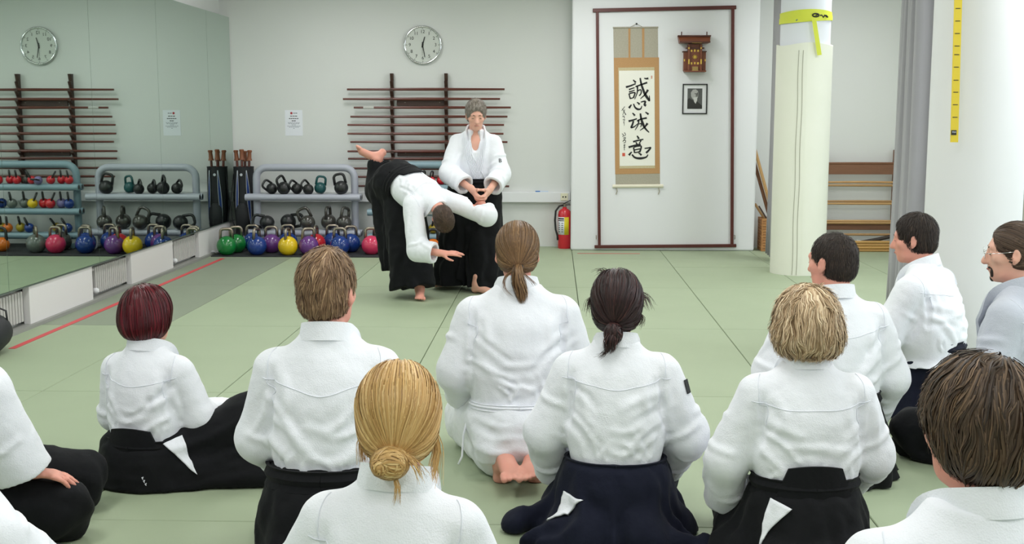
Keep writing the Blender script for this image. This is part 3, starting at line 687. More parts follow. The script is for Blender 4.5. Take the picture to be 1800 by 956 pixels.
S = [([(128, 330), (134, 336), (142, 344)], 3, 7), ([(90, 368), (112, 362), (142, 350)], 7, 4), ([(106, 381), (120, 376), (136, 371)], 5, 3), ([(106, 394), (120, 390), (136, 384)], 5, 3), ([(106, 402), (110, 418), (114, 430)], 4, 5), ([(107, 404), (124, 398), (138, 398), (134, 412), (130, 424)], 4, 5), ([(113, 428), (124, 425), (134, 421)], 4, 3),
 ([(140, 366), (165, 357), (202, 344)], 4, 6), ([(150, 362), (150, 395), (136, 432)], 6, 2), ([(152, 388), (168, 382), (170, 400), (160, 414)], 4, 4), ([(165, 320), (172, 355), (188, 400), (208, 432), (214, 438), (213, 412)], 5, 2, 9), ([(206, 382), (192, 405), (166, 430)], 8, 2), ([(186, 321), (196, 324), (208, 322)], 3, 7),
 ([(106, 478), (112, 470), (119, 460)], 8, 4), ([(130, 456), (138, 474), (152, 484), (168, 482), (174, 466)], 4, 2, 7), ([(148, 448), (155, 452), (162, 459)], 3, 7), ([(168, 447), (182, 443), (192, 444), (188, 460), (196, 466)], 3, 8, 6),
 ([(124, 504), (131, 510), (137, 518)], 3, 7), ([(104, 547), (125, 542), (148, 534)], 7, 4), ([(130, 546), (124, 566), (118, 580), (134, 576), (152, 560)], 6, 2, 6), ([(148, 546), (170, 536), (200, 530)], 4, 6), ([(158, 540), (154, 566), (138, 594)], 6, 2), ([(166, 506), (172, 540), (188, 580), (212, 606)], 5, 3, 9), ([(204, 558), (188, 578), (164, 596)], 8, 2), ([(192, 499), (200, 504), (209, 511)], 3, 7), ([(160, 562), (172, 560), (168, 578)], 4, 3),
 ([(148, 624), (153, 630), (158, 640)], 4, 7), ([(128, 655), (150, 649), (182, 642)], 6, 4), ([(142, 657), (146, 663), (149, 670)], 4, 5), ([(170, 648), (165, 656), (160, 665)], 5, 3), ([(104, 684), (140, 674), (168, 668)], 7, 5), ([(130, 684), (133, 698), (136, 714)], 5, 5), ([(132, 684), (152, 678), (170, 678), (168, 694), (162, 710)], 4, 6), ([(136, 698), (150, 695), (164, 692)], 4, 4), ([(136, 712), (150, 710), (162, 707)], 4, 4),
 ([(106, 726), (112, 718), (121, 708)], 8, 4), ([(122, 722), (138, 738), (166, 742), (196, 736), (206, 722)], 5, 3, 8), ([(156, 714), (164, 718), (172, 726)], 3, 7), ([(188, 690), (206, 688), (220, 686), (210, 700), (196, 714)], 4, 7, 5),
 ([(84, 470), (74, 484), (66, 492)], 2, 1), ([(70, 480), (82, 500), (90, 514)], 1, 3), ([(84, 486), (78, 502), (72, 516)], 2, 1), ([(72, 524), (80, 520), (82, 532)], 2, 2), ([(74, 540), (84, 538), (78, 552), (82, 562)], 2, 1), ([(80, 552), (82, 570)], 1.5, 1),
 ([(70, 612), (78, 622), (72, 628)], 2, 2), ([(82, 606), (88, 618), (80, 626)], 2, 1.5), ([(76, 636), (88, 634), (74, 654)], 2, 2), ([(78, 648), (88, 648), (86, 660), (78, 660)], 2, 2), ([(78, 674), (88, 672)], 2, 2), ([(82, 668), (82, 700)], 2, 1.5), ([(78, 684), (88, 682)], 1.5, 1.5)]
for s in S: stroke('brush_stroke', s[0], s[1], s[2], wm=s[3] if len(s) > 3 else None)
M_seal = mat('seal_red', (206, 90, 70), 0.8)
quad('seal', M_seal, [(71, 714), (86, 714), (86, 731), (71, 731)], -0.008); quad('seal', mat('seal_pale', (214, 160, 140), 0.8), [(222, 308), (229, 308), (229, 324), (222, 324)], -0.008)
# shrine: drawing units 5.31 per photo pixel from (1170, 40)
sh_o = P_(1221, 126, YP)
sh = thing('house_shrine', 'small reddish wooden house shrine with gilt fittings on the wall', 'shrine', (sh_o.x, YP, sh_o.z))
M_shr = mat('shrine_wood', (132, 74, 48), 0.45, wave=(9, (108, 56, 36), (1, 10, 1))); M_gold = mat('gilt', (226, 190, 92), 0.3, 0.8); M_shd = mat('shrine_dark', (84, 46, 34), 0.5)
def H_(cx, cy): p = at(1170 + cx / 5.31, 40 + cy / 5.31, YP - 0.08); return p.x - sh_o.x, p.z - sh_o.z
def hb(nm, m, x0, y0, x1, y1, yf, yb, parent=None, bevel=0.002):
    a = H_(x0, y0); b = H_(x1, y1)
    return MB().box(((a[0] + b[0]) / 2, -(yf + yb) / 2, (a[1] + b[1]) / 2), (abs(b[0] - a[0]), yf - yb, abs(a[1] - b[1]))).build(nm, m, parent or sh, bevel=bevel)
hb('base', M_shr, 172, 448, 372, 460, 0.15, 0.0); cab = hb('cabinet', M_shr, 208, 200, 328, 450, 0.11, 0.0)
hb('wing', M_shr, 170, 272, 210, 450, 0.09, 0.0); hb('wing', M_shr, 330, 272, 372, 450, 0.09, 0.0); hb('wing_cap', M_shd, 160, 264, 212, 274, 0.1, 0); hb('wing_cap', M_shd, 328, 264, 382, 274, 0.1, 0)
rf = MB(); a = H_(128, 192); b = H_(402, 192); c_ = H_(116, 126); d_ = H_(418, 126)
rf.add([(a[0], -0.2, a[1]), (b[0], -0.2, b[1]), (d_[0], -0.1, d_[1]), (c_[0], -0.1, c_[1]), (a[0], 0, a[1]), (b[0], 0, b[1]), (d_[0], 0, d_[1]), (c_[0], 0, c_[1])], [(0, 1, 2, 3), (7, 6, 5, 4), (0, 3, 7, 4), (1, 5, 6, 2), (3, 2, 6, 7), (0, 4, 5, 1)])
roof = rf.build('roof', M_shr, sh, bevel=0.003)
hb('ridge', M_shd, 112, 118, 420, 132, 0.12, 0.06, roof); hb('eave', M_shd, 122, 180, 405, 192, 0.205, 0.18, roof)
for x in (148, 384): hb('finial', M_shd, x - 4, 84, x + 4, 122, 0.1, 0.08, roof)
for i in range(7): hb('rafter_end', M_gold, 238 + i * 13, 190, 244 + i * 13, 197, 0.2, 0.19, roof, 0)
hb('lintel', M_shd, 184, 232, 356, 246, 0.13, 0.1)
for x in (212, 325): hb('post', M_shr, x - 7, 200, x + 7, 450, 0.135, 0.115)
for x in (212, 325):
    hb('fitting', M_gold, x - 6, 232, x + 6, 246, 0.14, 0.135, None, 0); hb('fitting', M_gold, x - 6, 342, x + 6, 388, 0.14, 0.135, None, 0)
for x in (174, 368): hb('fitting', M_gold, x - 5, 340, x + 5, 360, 0.095, 0.09, None, 0)
for x0, y0, x1, y1 in ((232, 254, 246, 272), (262, 250, 276, 272), (292, 254, 308, 272), (232, 370, 246, 390), (262, 368, 276, 388), (290, 370, 308, 390)): hb('door_fitting', M_gold, x0, y0, x1, y1, 0.115, 0.11, cab, 0)
e_ = H_(270, 320); em = MB()
for k in range(8):
    a = k * PI / 4; em.tube([(e_[0] + 0.012 * math.cos(a), -0.113, e_[1] + 0.012 * math.sin(a)), (e_[0] + 0.027 * math.cos(a), -0.113, e_[1] + 0.022 * math.sin(a))], 0.005, 6)
em.lathe([(0, 0), (0.011, 0), (0.011, 0.004), (0, 0.004)], (e_[0], -0.11, e_[1]), 12, 'y').build('crest', M_gold, cab)
for k in range(4): hb('stair_tread', mat('stair_gilt', (206, 178, 110), 0.5), 244, 412 + k * 10, 298, 418 + k * 10, 0.125 + 0.006 * k, 0.11)
# portrait
po = P_(1221.5, 174)
pt = thing('framed_portrait', 'black framed monochrome portrait of a bearded elder below the shrine', 'picture', (po.x, YP, po.z))
fw, fh = 41 / 156.5, 50 / 156.5
for x, z, w, h in ((0, fh / 2, fw, 0.012), (0, -fh / 2, fw, 0.012), (-fw / 2, 0, 0.012, fh + 0.012), (fw / 2, 0, 0.012, fh + 0.012)): MB().box((x, -0.012, z), (w, 0.02, h)).build('frame_bar', M_black, pt)
MB().box((0, -0.006, 0), (fw, 0.006, fh)).build('mount', M_paper, pt)
pw, ph = 25.5 / 156.5, 35 / 156.5
ph_o = MB().box((0, -0.0105, 0.004), (pw, 0.002, ph)).build('photograph', mat('photo_grey', (96, 98, 96), 0.6, noise=(9, 0.7, (66, 68, 68))), pt)
def blob(nm, col, poly, y): MB().prism([(p[0] * pw / 2, p[1] * ph / 2 + 0.004) for p in poly], (0, y, 0), (1, 0, 0), (0, 0, 1), 0.0006).build(nm, mat('photo_%d' % col, (col, col, col - 2), 0.6), ph_o)
blob('robe_tone', 44, [(-1, -1), (1, -1), (1, -0.7), (0.35, -0.3), (-0.1, -0.25), (-0.75, 0.05), (-1, -0.1)], -0.0125)
blob('head_tone', 176, [(-0.35, 0.0), (0.1, -0.25), (0.4, 0.1), (0.48, 0.45), (0.4, 0.75), (0.1, 0.93), (-0.3, 0.88), (-0.55, 0.6), (-0.52, 0.25)], -0.0135)
blob('shade_tone', 112, [(0.1, 0.2), (0.38, 0.2), (0.46, 0.45), (0.36, 0.68), (0.24, 0.5), (0.12, 0.45)], -0.0145)
blob('beard_tone', 206, [(-0.2, 0.12), (0.3, 0.12), (0.32, -0.15), (0.12, -0.5), (-0.1, -0.3)], -0.0145)
blob('brow_tone', 70, [(-0.05, 0.52), (0.42, 0.5), (0.42, 0.44), (-0.05, 0.45)], -0.0152)

# ------------------------------------------------------------------ alcove: sword rack, basket, sticks
YA = YB - 0.12
xa, xb = at(1440, 350, YA).x, at(1576, 350, YA).x
rk = thing('sword_rack', 'brown wooden floor rack for practice swords in the alcove', 'rack', ((xa + xb) / 2, YA, 0))
cx = (xa + xb) / 2; wv = xb - xa
zr = lambda py, Y=YA - 0.1: at(1510, py, Y).z
for x in (-wv / 2 + 0.02, wv / 2 - 0.02): MB().box((x, 0.03, zr(264) / 2), (0.045, 0.08, zr(264))).build('post', M_oak, rk, bevel=0.003)
MB().box((0, -0.02, (zr(289) + zr(307)) / 2), (wv, 0.03, zr(289) - zr(307))).build('top_board', M_oak, rk, bevel=0.003)
MB().box((0, -0.02, (zr(393) + zr(405)) / 2), (wv, 0.03, zr(393) - zr(405))).build('lower_board', M_oak, rk, bevel=0.003)
for x in (-wv / 2 + 0.02, wv / 2 - 0.02):
    for py in (290, 326, 358, 392, 413): MB().box((x, -0.06, zr(py) - 0.022), (0.03, 0.12, 0.02)).build('peg', M_oak, rk)
for k, (py, dz, Y) in enumerate(((287.5, 0, -0.03), (321, 0.004, -0.05), (326, 0, -0.09), (354.5, 0.002, -0.05), (358, 0, -0.09), (389, 0, -0.06), (392, 0, -0.09), (412.5, 0, -0.08))):
    lab = ['lying along the top board', 'upper of the pair on the second pegs', 'lower of the pair on the second pegs', 'upper of the pair on the third pegs', 'lower of the pair on the third pegs', 'rear one above the lower board', 'front one above the lower board', 'alone on the lowest pegs'][k]
    z = zr(py); tag(MB().tube([(-wv / 2 - 0.05, 0, 0), (0, 0, dz), (wv / 2 + 0.0, 0, 0)], [0.011, 0.014, 0.013], 8).build('practice_sword', M_light_wood if k else M_oak, smooth='auto', loc=(cx, YA + Y, z)), 'wooden practice sword %s of the alcove rack' % lab, 'sword', 'swords on the alcove rack')
rr = random.Random(7); y0 = YA - 0.3
for k, (py, tl) in enumerate(((441, 0.0), (436, 0.002), (431, 0.0), (427, 0.002), (434, 0.0), (439, 0.002))):
    z = 0.0155 + (k if k < 4 else k - 4) * 0.0307
    tag(MB().tube([(-wv / 2, 0, 0), (0, 0, tl * 0.3), (wv / 2 - 0.02, 0, tl)], 0.0155, 8).build('bamboo_stick', M_bamboo, smooth='auto', loc=(cx, y0 + (0.0 if k < 4 else 0.05), z)), 'bamboo stick on the floor below the rack, ' + ['lowest of the front stack', 'second of the front stack', 'third of the front stack', 'topmost of the front stack', 'lower of the rear pair', 'upper of the rear pair'][k], 'stick', 'bamboo sticks under the rack')
a, b = at(1505, 423, y0 + 0.05), at(1532, 428, y0 + 0.05)
tag(MB().tube([(0, 0, 0), (b.x - a.x, 0, b.z - a.z)], 0.012, 8).build('pale_stick', mat('pale_stick', (226, 222, 212), 0.5), smooth='auto', loc=(a.x, y0 + 0.03, a.z)), 'short whitish stick lying across the bamboo pile', 'stick')
a = at(1535, 421, y0 + 0.08)
tag(MB().tube([(-0.15, 0, -0.03), (0.05, 0, 0.0), (0.3, 0, 0.06)], [0.015, 0.022, 0.02], 8).build('sword_sleeve', mat('sleeve_dark', (60, 52, 46), 0.7), smooth='auto', loc=(a.x, y0 + 0.09, a.z)), 'dark fabric sword sleeve on top of the bamboo pile', 'sleeve')
# basket
p0, p1 = at(1337, 440, 13.1), at(1358, 386, 13.1)
bw = 0.24; bh = p1.z + 0.02
bk = thing('basket', 'tall square wicker basket with sticks beside the pilaster', 'basket', (p0.x + bw / 2, 13.15, 0))
for k in range(12):
    z = bh / 12 * (k + 0.5)
    for s in range(4):
        r_ = 0.004 if k % 2 else 0.0
        q = [(0, -bw / 2 - r_), (bw / 2 + r_, 0), (0, bw / 2 + r_), (-bw / 2 - r_, 0)][s]
        MB().box((q[0], q[1], z), (bw if s % 2 == 0 else 0.012, 0.012 if s % 2 == 0 else bw, bh / 12 - 0.003)).build('woven_strip', M_wicker, bk, bevel=0.003)
for x in (-1, -0.33, 0.33, 1): 
    for s in (-1, 1): MB().box((x * bw / 2, s * (bw / 2 + 0.006), bh / 2), (0.016, 0.01, bh)).build('stake', M_wicker, bk, bevel=0.002)
MB().box((0, 0, 0.006), (bw - 0.02, bw - 0.02, 0.012)).build('bottom', M_wicker, bk)
for k, (px0, py0, px1, py1, r_, lab) in enumerate(((1327, 262, 1352, 352, 0.018, 'long brown wooden stick leaning from basket against the pilaster, outer'), (1326, 285, 1351, 375, 0.02, 'long brown wooden stick leaning from basket against the pilaster, inner'), (1327, 358, 1346, 388, 0.014, 'short pale stick poking out of the wicker basket'), (1334, 362, 1350, 388, 0.008, 'thin dark stick poking out of the wicker basket'))):
    Y0 = (13.105, 13.16, 13.215, 13.06)[k]
    a, b = at(px0, py0, Y0), at(px1, py1, Y0); d = (b - a).normalized(); e = a + d * ((a.z - 0.12) / -d.z)
    e.x = min(e.x, bk.location.x + bw / 2 - 0.03)
    tag(MB().tube([a - e, (0, 0, 0)], r_, 8).build('wooden_stick', [M_light_wood, M_oak, M_light_wood, M_wood][k], smooth='auto', loc=e), lab, 'stick', 'sticks in the basket')
# black sports bag on the floor at the mirror wall
c = onfloor(2, 612)
b0 = thing('sports_bag', 'black sports bag on the floor below the mirror wall', 'bag', (-3.585, 7.08, 0), 0.06)
vs = []; prof = []
for i in range(13):
    u = i / 12; s_ = math.sin(PI * min(max(u, 0.02), 0.98)) ** 0.35
    prof.append((0.13 * s_, 0.13 * s_, (u - 0.5) * 0.46, 0))
o = ell(prof, 20); o.v = [(x * (1 + 0.05 * math.sin(9 * z)), z, max(y + 0.125 + 0.012 * math.sin(14 * z + 6 * x), 0.004)) for x, y, z in o.v]
o.build('bag_body', M_bag, b0, smooth=True)
for s in (-0.1, 0.1): MB().tube([(0.1, s, 0.16), (0.09, s, 0.27), (0.02, s, 0.30), (-0.05, s, 0.27), (-0.1, s, 0.16)], 0.011, 8, flat=0.5).build('strap', M_black, b0, smooth=True)
MB().tube([(0, -0.17, 0.24), (0, 0, 0.262), (0, 0.17, 0.24)], 0.006, 6).build('zip', M_inkg, b0)
# ------------------------------------------------------------------ implicit-surface modelling kit (numpy)
F32 = np.float32
def nrm(v): v = np.asarray(v, float); return v / max(np.linalg.norm(v), 1e-9)
class Fr:
    """a frame: origin and axes (columns x, y, z)"""
    def __init__(s, o, R=None): s.o = np.asarray(o, float); s.R = np.eye(3) if R is None else np.asarray(R, float)
    def p(s, *v): v = np.asarray(v if len(v) > 1 else v[0], float); return s.o + s.R @ v
    def d(s, *v): v = np.asarray(v if len(v) > 1 else v[0], float); return s.R @ v
    @staticmethod
    def zy(o, z, y):
        z = nrm(z); y = np.asarray(y, float); y = nrm(y - z * (y @ z)); return Fr(o, np.stack([np.cross(y, z), y, z], 1))
    def rot(s, ax, a):
        M = np.array(Matrix.Rotation(a, 3, Vector(ax))); return Fr(s.o, s.R @ M)
def cap(a, b, ra, rb=None, n=None, q=1.0):
    a = np.asarray(a, float); b = np.asarray(b, float); rb = ra if rb is None else rb; ba = b - a; L2 = max(ba @ ba, 1e-9); r = max(ra, rb)
    def f(X, Y, Z):
        x = X - a[0]; y = Y - a[1]; z = Z - a[2]
        t = np.clip((x * ba[0] + y * ba[1] + z * ba[2]) / L2, 0, 1)
        x = x - t * ba[0]; y = y - t * ba[1]; z = z - t * ba[2]
        if n is not None:
            w = (x * n[0] + y * n[1] + z * n[2]) * (1 / q - 1); x = x + w * n[0]; y = y + w * n[1]; z = z + w * n[2]
        return (np.sqrt(x * x + y * y + z * z) - (ra + (rb - ra) * t)) * min(1, q)
    m = r * max(1, q); return f, np.minimum(a, b) - m, np.maximum(a, b) + m
def ell_(c, r, R=None):
    c = np.asarray(c, float); r = np.asarray(r, float); M = np.eye(3) if R is None else R
    def f(X, Y, Z):
        x = X - c[0]; y = Y - c[1]; z = Z - c[2]
        p = [(x * M[0, i] + y * M[1, i] + z * M[2, i]) for i in range(3)]
        k0 = np.sqrt(sum((p[i] / r[i]) ** 2 for i in range(3))); k1 = np.sqrt(sum((p[i] / r[i] ** 2) ** 2 for i in range(3)))
        return k0 * (k0 - 1) / np.maximum(k1, 1e-6)
    m = np.abs(M) @ r; return f, c - m, c + m
def smooth_rows(rows, n=40):
    R_ = np.array(rows, float); out = []
    for i in range(len(R_) - 1):
        p0 = R_[max(i - 1, 0)]; p1 = R_[i]; p2 = R_[i + 1]; p3 = R_[min(i + 2, len(R_) - 1)]; k = max(2, n // (len(R_) - 1))
        for j in range(k):
            u = j / k; out.append(0.5 * (2 * p1 + (p2 - p0) * u + (2 * p0 - 5 * p1 + 4 * p2 - p3) * u * u + (3 * p1 - p0 - 3 * p2 + p3) * u ** 3))
    out.append(R_[-1]); out = np.array(out); out[:, 0] = np.maximum.accumulate(out[:, 0] + np.arange(len(out)) * 1e-7); return out
def loft(fr, rows, p=2.3):
    """stack of super-ellipses along the frame's z: rows (z, rx, ry, cx, cy)"""
    Q = smooth_rows([tuple(r) + (0,) * (5 - len(r)) for r in rows]); z0, z1 = Q[0, 0], Q[-1, 0]
    def f(X, Y, Z):
        x = X - fr.o[0]; y = Y - fr.o[1]; z = Z - fr.o[2]; M = fr.R
        lx, ly, lz = [(x * M[0, i] + y * M[1, i] + z * M[2, i]) for i in range(3)]
        sh = lz.shape; zz = lz.ravel(); rx, ry, cx, cy = [np.interp(zz, Q[:, 0], Q[:, i]).reshape(sh) for i in (1, 2, 3, 4)]
        g = (np.abs((lx - cx) / rx) ** p + np.abs((ly - cy) / ry) ** p) ** (1 / p)
        return np.maximum((g - 1) * np.minimum(rx, ry), np.maximum(z0 - lz, lz - z1))
    mx = Q[:, 1].max() + np.abs(Q[:, 3]).max(); my = Q[:, 2].max() + np.abs(Q[:, 4]).max()
    c = np.array([[i, j, k] for i in (-mx, mx) for j in (-my, my) for k in (z0, z1)]) @ fr.R.T + fr.o
    return f, c.min(0), c.max(0)
class Field:
    def __init__(s, lo, hi, h):
        s.h = h; s.lo = np.asarray(lo, float) - 3 * h; s.n = np.ceil((np.asarray(hi, float) + 3 * h - s.lo) / h).astype(int) + 1
        s.D = np.full(s.n, 0.5, F32)
    def ax(s, i, a, b): return (s.lo[i] + np.arange(a, b) * s.h)
    def blk(s, lo, hi, m):
        a = np.clip(np.floor((lo - m - s.lo) / s.h).astype(int), 0, s.n); b = np.clip(np.ceil((hi + m - s.lo) / s.h).astype(int) + 1, 0, s.n)
        if np.any(b <= a): return None
        X, Y, Z = np.meshgrid(s.ax(0, a[0], b[0]), s.ax(1, a[1], b[1]), s.ax(2, a[2], b[2]), indexing='ij')
        return tuple(slice(i, j) for i, j in zip(a, b)), X, Y, Z
    def add(s, pr, k=0.0):
        f, lo, hi = pr; r = s.blk(lo, hi, max(k, 0.005) + 4 * s.h)
        if r is None: return s
        sl, X, Y, Z = r; d = f(X, Y, Z); a = s.D[sl]
        if k > 0: h = np.clip(0.5 + 0.5 * (a - d) / k, 0, 1); s.D[sl] = a * (1 - h) + d * h - k * h * (1 - h)
        else: s.D[sl] = np.minimum(a, d)
        return s
    def sub(s, pr, k=0.0):
        f, lo, hi = pr; r = s.blk(lo, hi, max(k, 0.005) + 4 * s.h)
        if r is None: return s
        sl, X, Y, Z = r; d = -f(X, Y, Z); a = s.D[sl]
        if k > 0: h = np.clip(0.5 - 0.5 * (a - d) / k, 0, 1); s.D[sl] = a * (1 - h) + d * h + k * h * (1 - h)
        else: s.D[sl] = np.maximum(a, d)
        return s
    def cut(s, n, d, k=0.0):
        """keep the side n.p > d"""
        X, Y, Z = [s.ax(i, 0, s.n[i]) for i in range(3)]
        e = (d - (n[0] * X[:, None, None] + n[1] * Y[None, :, None] + n[2] * Z[None, None, :])).astype(F32)
        s.D = np.maximum(s.D, e); return s
    def displace(s, fn, band=0.03):
        ix = np.nonzero(np.abs(s.D) < band); P = np.stack(ix, 1) * s.h + s.lo; s.D[ix] += fn(P).astype(F32); return s
    def sample(s, P):
        q = (np.asarray(P, float) - s.lo) / s.h; i = np.clip(np.floor(q).astype(int), 0, s.n - 2); u = q - i; r = 0
        for c in range(8):
            o = np.array([c & 1, c >> 1 & 1, c >> 2 & 1]); w = np.prod(np.where(o, u, 1 - u), axis=1); j = i + o; r = r + w * s.D[j[:, 0], j[:, 1], j[:, 2]]
        return r
    def grad(s, P):
        e = s.h; g = np.stack([s.sample(P + np.eye(3)[i] * e) - s.sample(P - np.eye(3)[i] * e) for i in range(3)], 1)
        return g / np.maximum(np.linalg.norm(g, axis=1, keepdims=True), 1e-9)
    def snap(s, P, off=0.0, it=6):
        P = np.array(P, float)
        for _ in range(it): P -= s.grad(P) * np.clip(s.sample(P) - off, -0.02, 0.02)[:, None]
        return P
    def nets(s, smooth=1):
        D = s.D; S = D < 0; n = s.n
        mix = np.zeros(n - 1, bool); al = np.ones(n - 1, bool)
        for c in range(8):
            b = S[c & 1:n[0] - 1 + (c & 1), (c >> 1 & 1):n[1] - 1 + (c >> 1 & 1), (c >> 2 & 1):n[2] - 1 + (c >> 2 & 1)]; mix |= b; al &= b
        mix &= ~al; ci = np.stack(np.nonzero(mix), 1); M = len(ci); vid = np.full(n - 1, -1, np.int32); vid[mix] = np.arange(M)
        O = np.array([[c & 1, c >> 1 & 1, c >> 2 & 1] for c in range(8)]); V = np.stack([D[ci[:, 0] + o[0], ci[:, 1] + o[1], ci[:, 2] + o[2]] for o in O], 1)
        acc = np.zeros((M, 3)); cnt = np.zeros(M)
        for a in range(8):
            for b in (a | 1, a | 2, a | 4):
                if b == a: continue
                va, vb = V[:, a], V[:, b]; x = (va < 0) != (vb < 0); t = np.where(x, va / np.where(va == vb, 1, va - vb), 0)
                acc += x[:, None] * (O[a] + t[:, None] * (O[b] - O[a])); cnt += x
        P = (ci + acc / np.maximum(cnt, 1)[:, None]) * s.h + s.lo
        Q = []
        for ax_ in range(3):
            u, w = [i for i in range(3) if i != ax_]
            A = np.moveaxis(S, (ax_, u, w), (0, 1, 2)); C = A[:-1, 1:-1, 1:-1] != A[1:, 1:-1, 1:-1]; fl_ = A[:-1, 1:-1, 1:-1]
            ii = np.stack(np.nonzero(C), 1); Vv = np.moveaxis(vid, (ax_, u, w), (0, 1, 2)); i, j, k = ii[:, 0], ii[:, 1], ii[:, 2]
            q = np.stack([Vv[i, j, k], Vv[i, j + 1, k], Vv[i, j + 1, k + 1], Vv[i, j, k + 1]], 1)
            flip = fl_[i, j, k]
            if ax_ == 1: flip = ~flip
            q[~flip] = q[~flip][:, ::-1]; Q.append(q)
        Q = np.concatenate(Q); Q = Q[(Q >= 0).all(1)]
        for _ in range(smooth):
            A = np.zeros_like(P); c = np.zeros(len(P))
            for i in range(4):
                a, b = Q[:, i], Q[:, (i + 1) % 4]
                for k in range(3): A[:, k] += np.bincount(a, P[b, k], len(P)) + np.bincount(b, P[a, k], len(P))
                c += np.bincount(a, minlength=len(P)) + np.bincount(b, minlength=len(P))
            P = P * 0.5 + 0.5 * A / np.maximum(c, 1)[:, None]
        return P, Q
def np_mesh(name, P, Q, m, parent, smooth=True, attr=None):
    me = bpy.data.meshes.new(name); P = np.asarray(P, F32); Q = np.asarray(Q, np.int32); k = Q.shape[1]
    me.vertices.add(len(P)); me.vertices.foreach_set('co', P.ravel()); me.loops.add(Q.size); me.loops.foreach_set('vertex_index', Q.ravel())
    me.polygons.add(len(Q)); me.polygons.foreach_set('loop_start', np.arange(0, Q.size, k, dtype=np.int32)); me.polygons.foreach_set('loop_total', np.full(len(Q), k, np.int32))
    me.update(calc_edges=True); me.validate()
    if attr is not None:
        a = me.attributes.new('tone', 'FLOAT', 'POINT'); a.data.foreach_set('value', np.asarray(attr, F32))
    return link(name, me, m, parent, smooth)
def field_obj(name, fd, m, parent, smooth=1):
    P, Q = fd.nets(smooth); return np_mesh(name, P, Q, m, parent)
def eval_pts(prims, P):
    X, Y, Z = P[:, 0], P[:, 1], P[:, 2]; D = np.full(len(P), 0.5)
    for pr, k, op in prims:
        d = pr[0](X, Y, Z)
        if op > 0:
            h = np.clip(0.5 + 0.5 * (D - d) / max(k, 1e-5), 0, 1); D = D * (1 - h) + d * h - k * h * (1 - h)
        else:
            h = np.clip(0.5 - 0.5 * (D + d) / max(k, 1e-5), 0, 1); D = D * (1 - h) - d * h + k * h * (1 - h)
    return D
def eval_grad(prims, P, e=0.003):
    g = np.stack([eval_pts(prims, P + np.eye(3)[i] * e) - eval_pts(prims, P - np.eye(3)[i] * e) for i in range(3)], 1)
    return g / np.maximum(np.linalg.norm(g, axis=1, keepdims=True), 1e-9)
def bbox_of(prims, pad=0.0):
    L_ = np.min([p[0][1] for p in prims if p[2] > 0], 0) - pad; H_2 = np.max([p[0][2] for p in prims if p[2] > 0], 0) + pad; return L_, H_2
def field_of(prims, h):
    lo, hi = bbox_of(prims, 0.01); F = Field(lo, hi, h)
    for pr, k, op in prims: (F.add if op > 0 else F.sub)(pr, k)
    return F
class Waves:
    """smooth random 3-D field made of sines"""
    def __init__(s, seed, scale, n=10, stretch=(1, 1, 1)):
        r = np.random.RandomState(seed); k = r.normal(size=(n, 3)); k /= np.linalg.norm(k, axis=1, keepdims=True)
        s.k = k * (2 * PI / scale) * r.uniform(0.6, 1.5, (n, 1)) * np.array(stretch); s.ph = r.uniform(0, 6.28, n)
    def __call__(s, P): return np.sin(P @ s.k.T + s.ph).mean(1) * 1.8
def curve_pts(pts, n=24):
    P = np.array(pts, float); out = []
    for i in range(len(P) - 1):
        p0 = P[max(i - 1, 0)]; p3 = P[min(i + 2, len(P) - 1)]; k = max(2, n // (len(P) - 1))
        for j in range(k):
            u = j / k; out.append(0.5 * (2 * P[i] + (P[i + 1] - p0) * u + (2 * p0 - 5 * P[i] + 4 * P[i + 1] - p3) * u * u + (3 * P[i] - p0 - 3 * P[i + 1] + p3) * u ** 3))
    out.append(P[-1]); return np.array(out)
def creases(fd, curves, band=0.03):
    """fold ridges (A > 0) or grooves (A < 0) along curves snapped to the surface: (points, A, width)"""
    ix = np.nonzero(np.abs(fd.D) < band); P = np.stack(ix, 1) * fd.h + fd.lo; T = np.zeros(len(P))
    for pts, A, w in curves:
        C = fd.snap(curve_pts(pts, 14)); lo = C.min(0) - 3.2 * w; hi = C.max(0) + 3.2 * w
        m = np.nonzero(((P > lo) & (P < hi)).all(1))[0]
        if not len(m): continue
        p = P[m]; d2 = np.full(len(m), 9.0); tt = np.zeros(len(m)); n = len(C)
        for i in range(n - 1):
            a = C[i]; ba = C[i + 1] - a; t = np.clip(((p - a) @ ba) / max(ba @ ba, 1e-12), 0, 1); q = p - a - t[:, None] * ba; e = (q * q).sum(1)
            b = e < d2; d2[b] = e[b]; tt[b] = (i + t[b]) / (n - 1)
        taper = np.sin(PI * np.clip(tt * 0.9 + 0.05, 0, 1)) ** 0.6
        T[m] -= A * taper * (np.exp(-d2 / w ** 2) - 0.45 * np.exp(-d2 / (2.1 * w) ** 2))
    fd.D[ix] += T.astype(F32); return fd
def seam(name, fd, pts, r, m, parent, off=0.0005, n=40):
    C = fd.snap(curve_pts(pts, n), off); return MB().tube([tuple(c) for c in C], r, 5).build(name, m, parent, smooth=True)
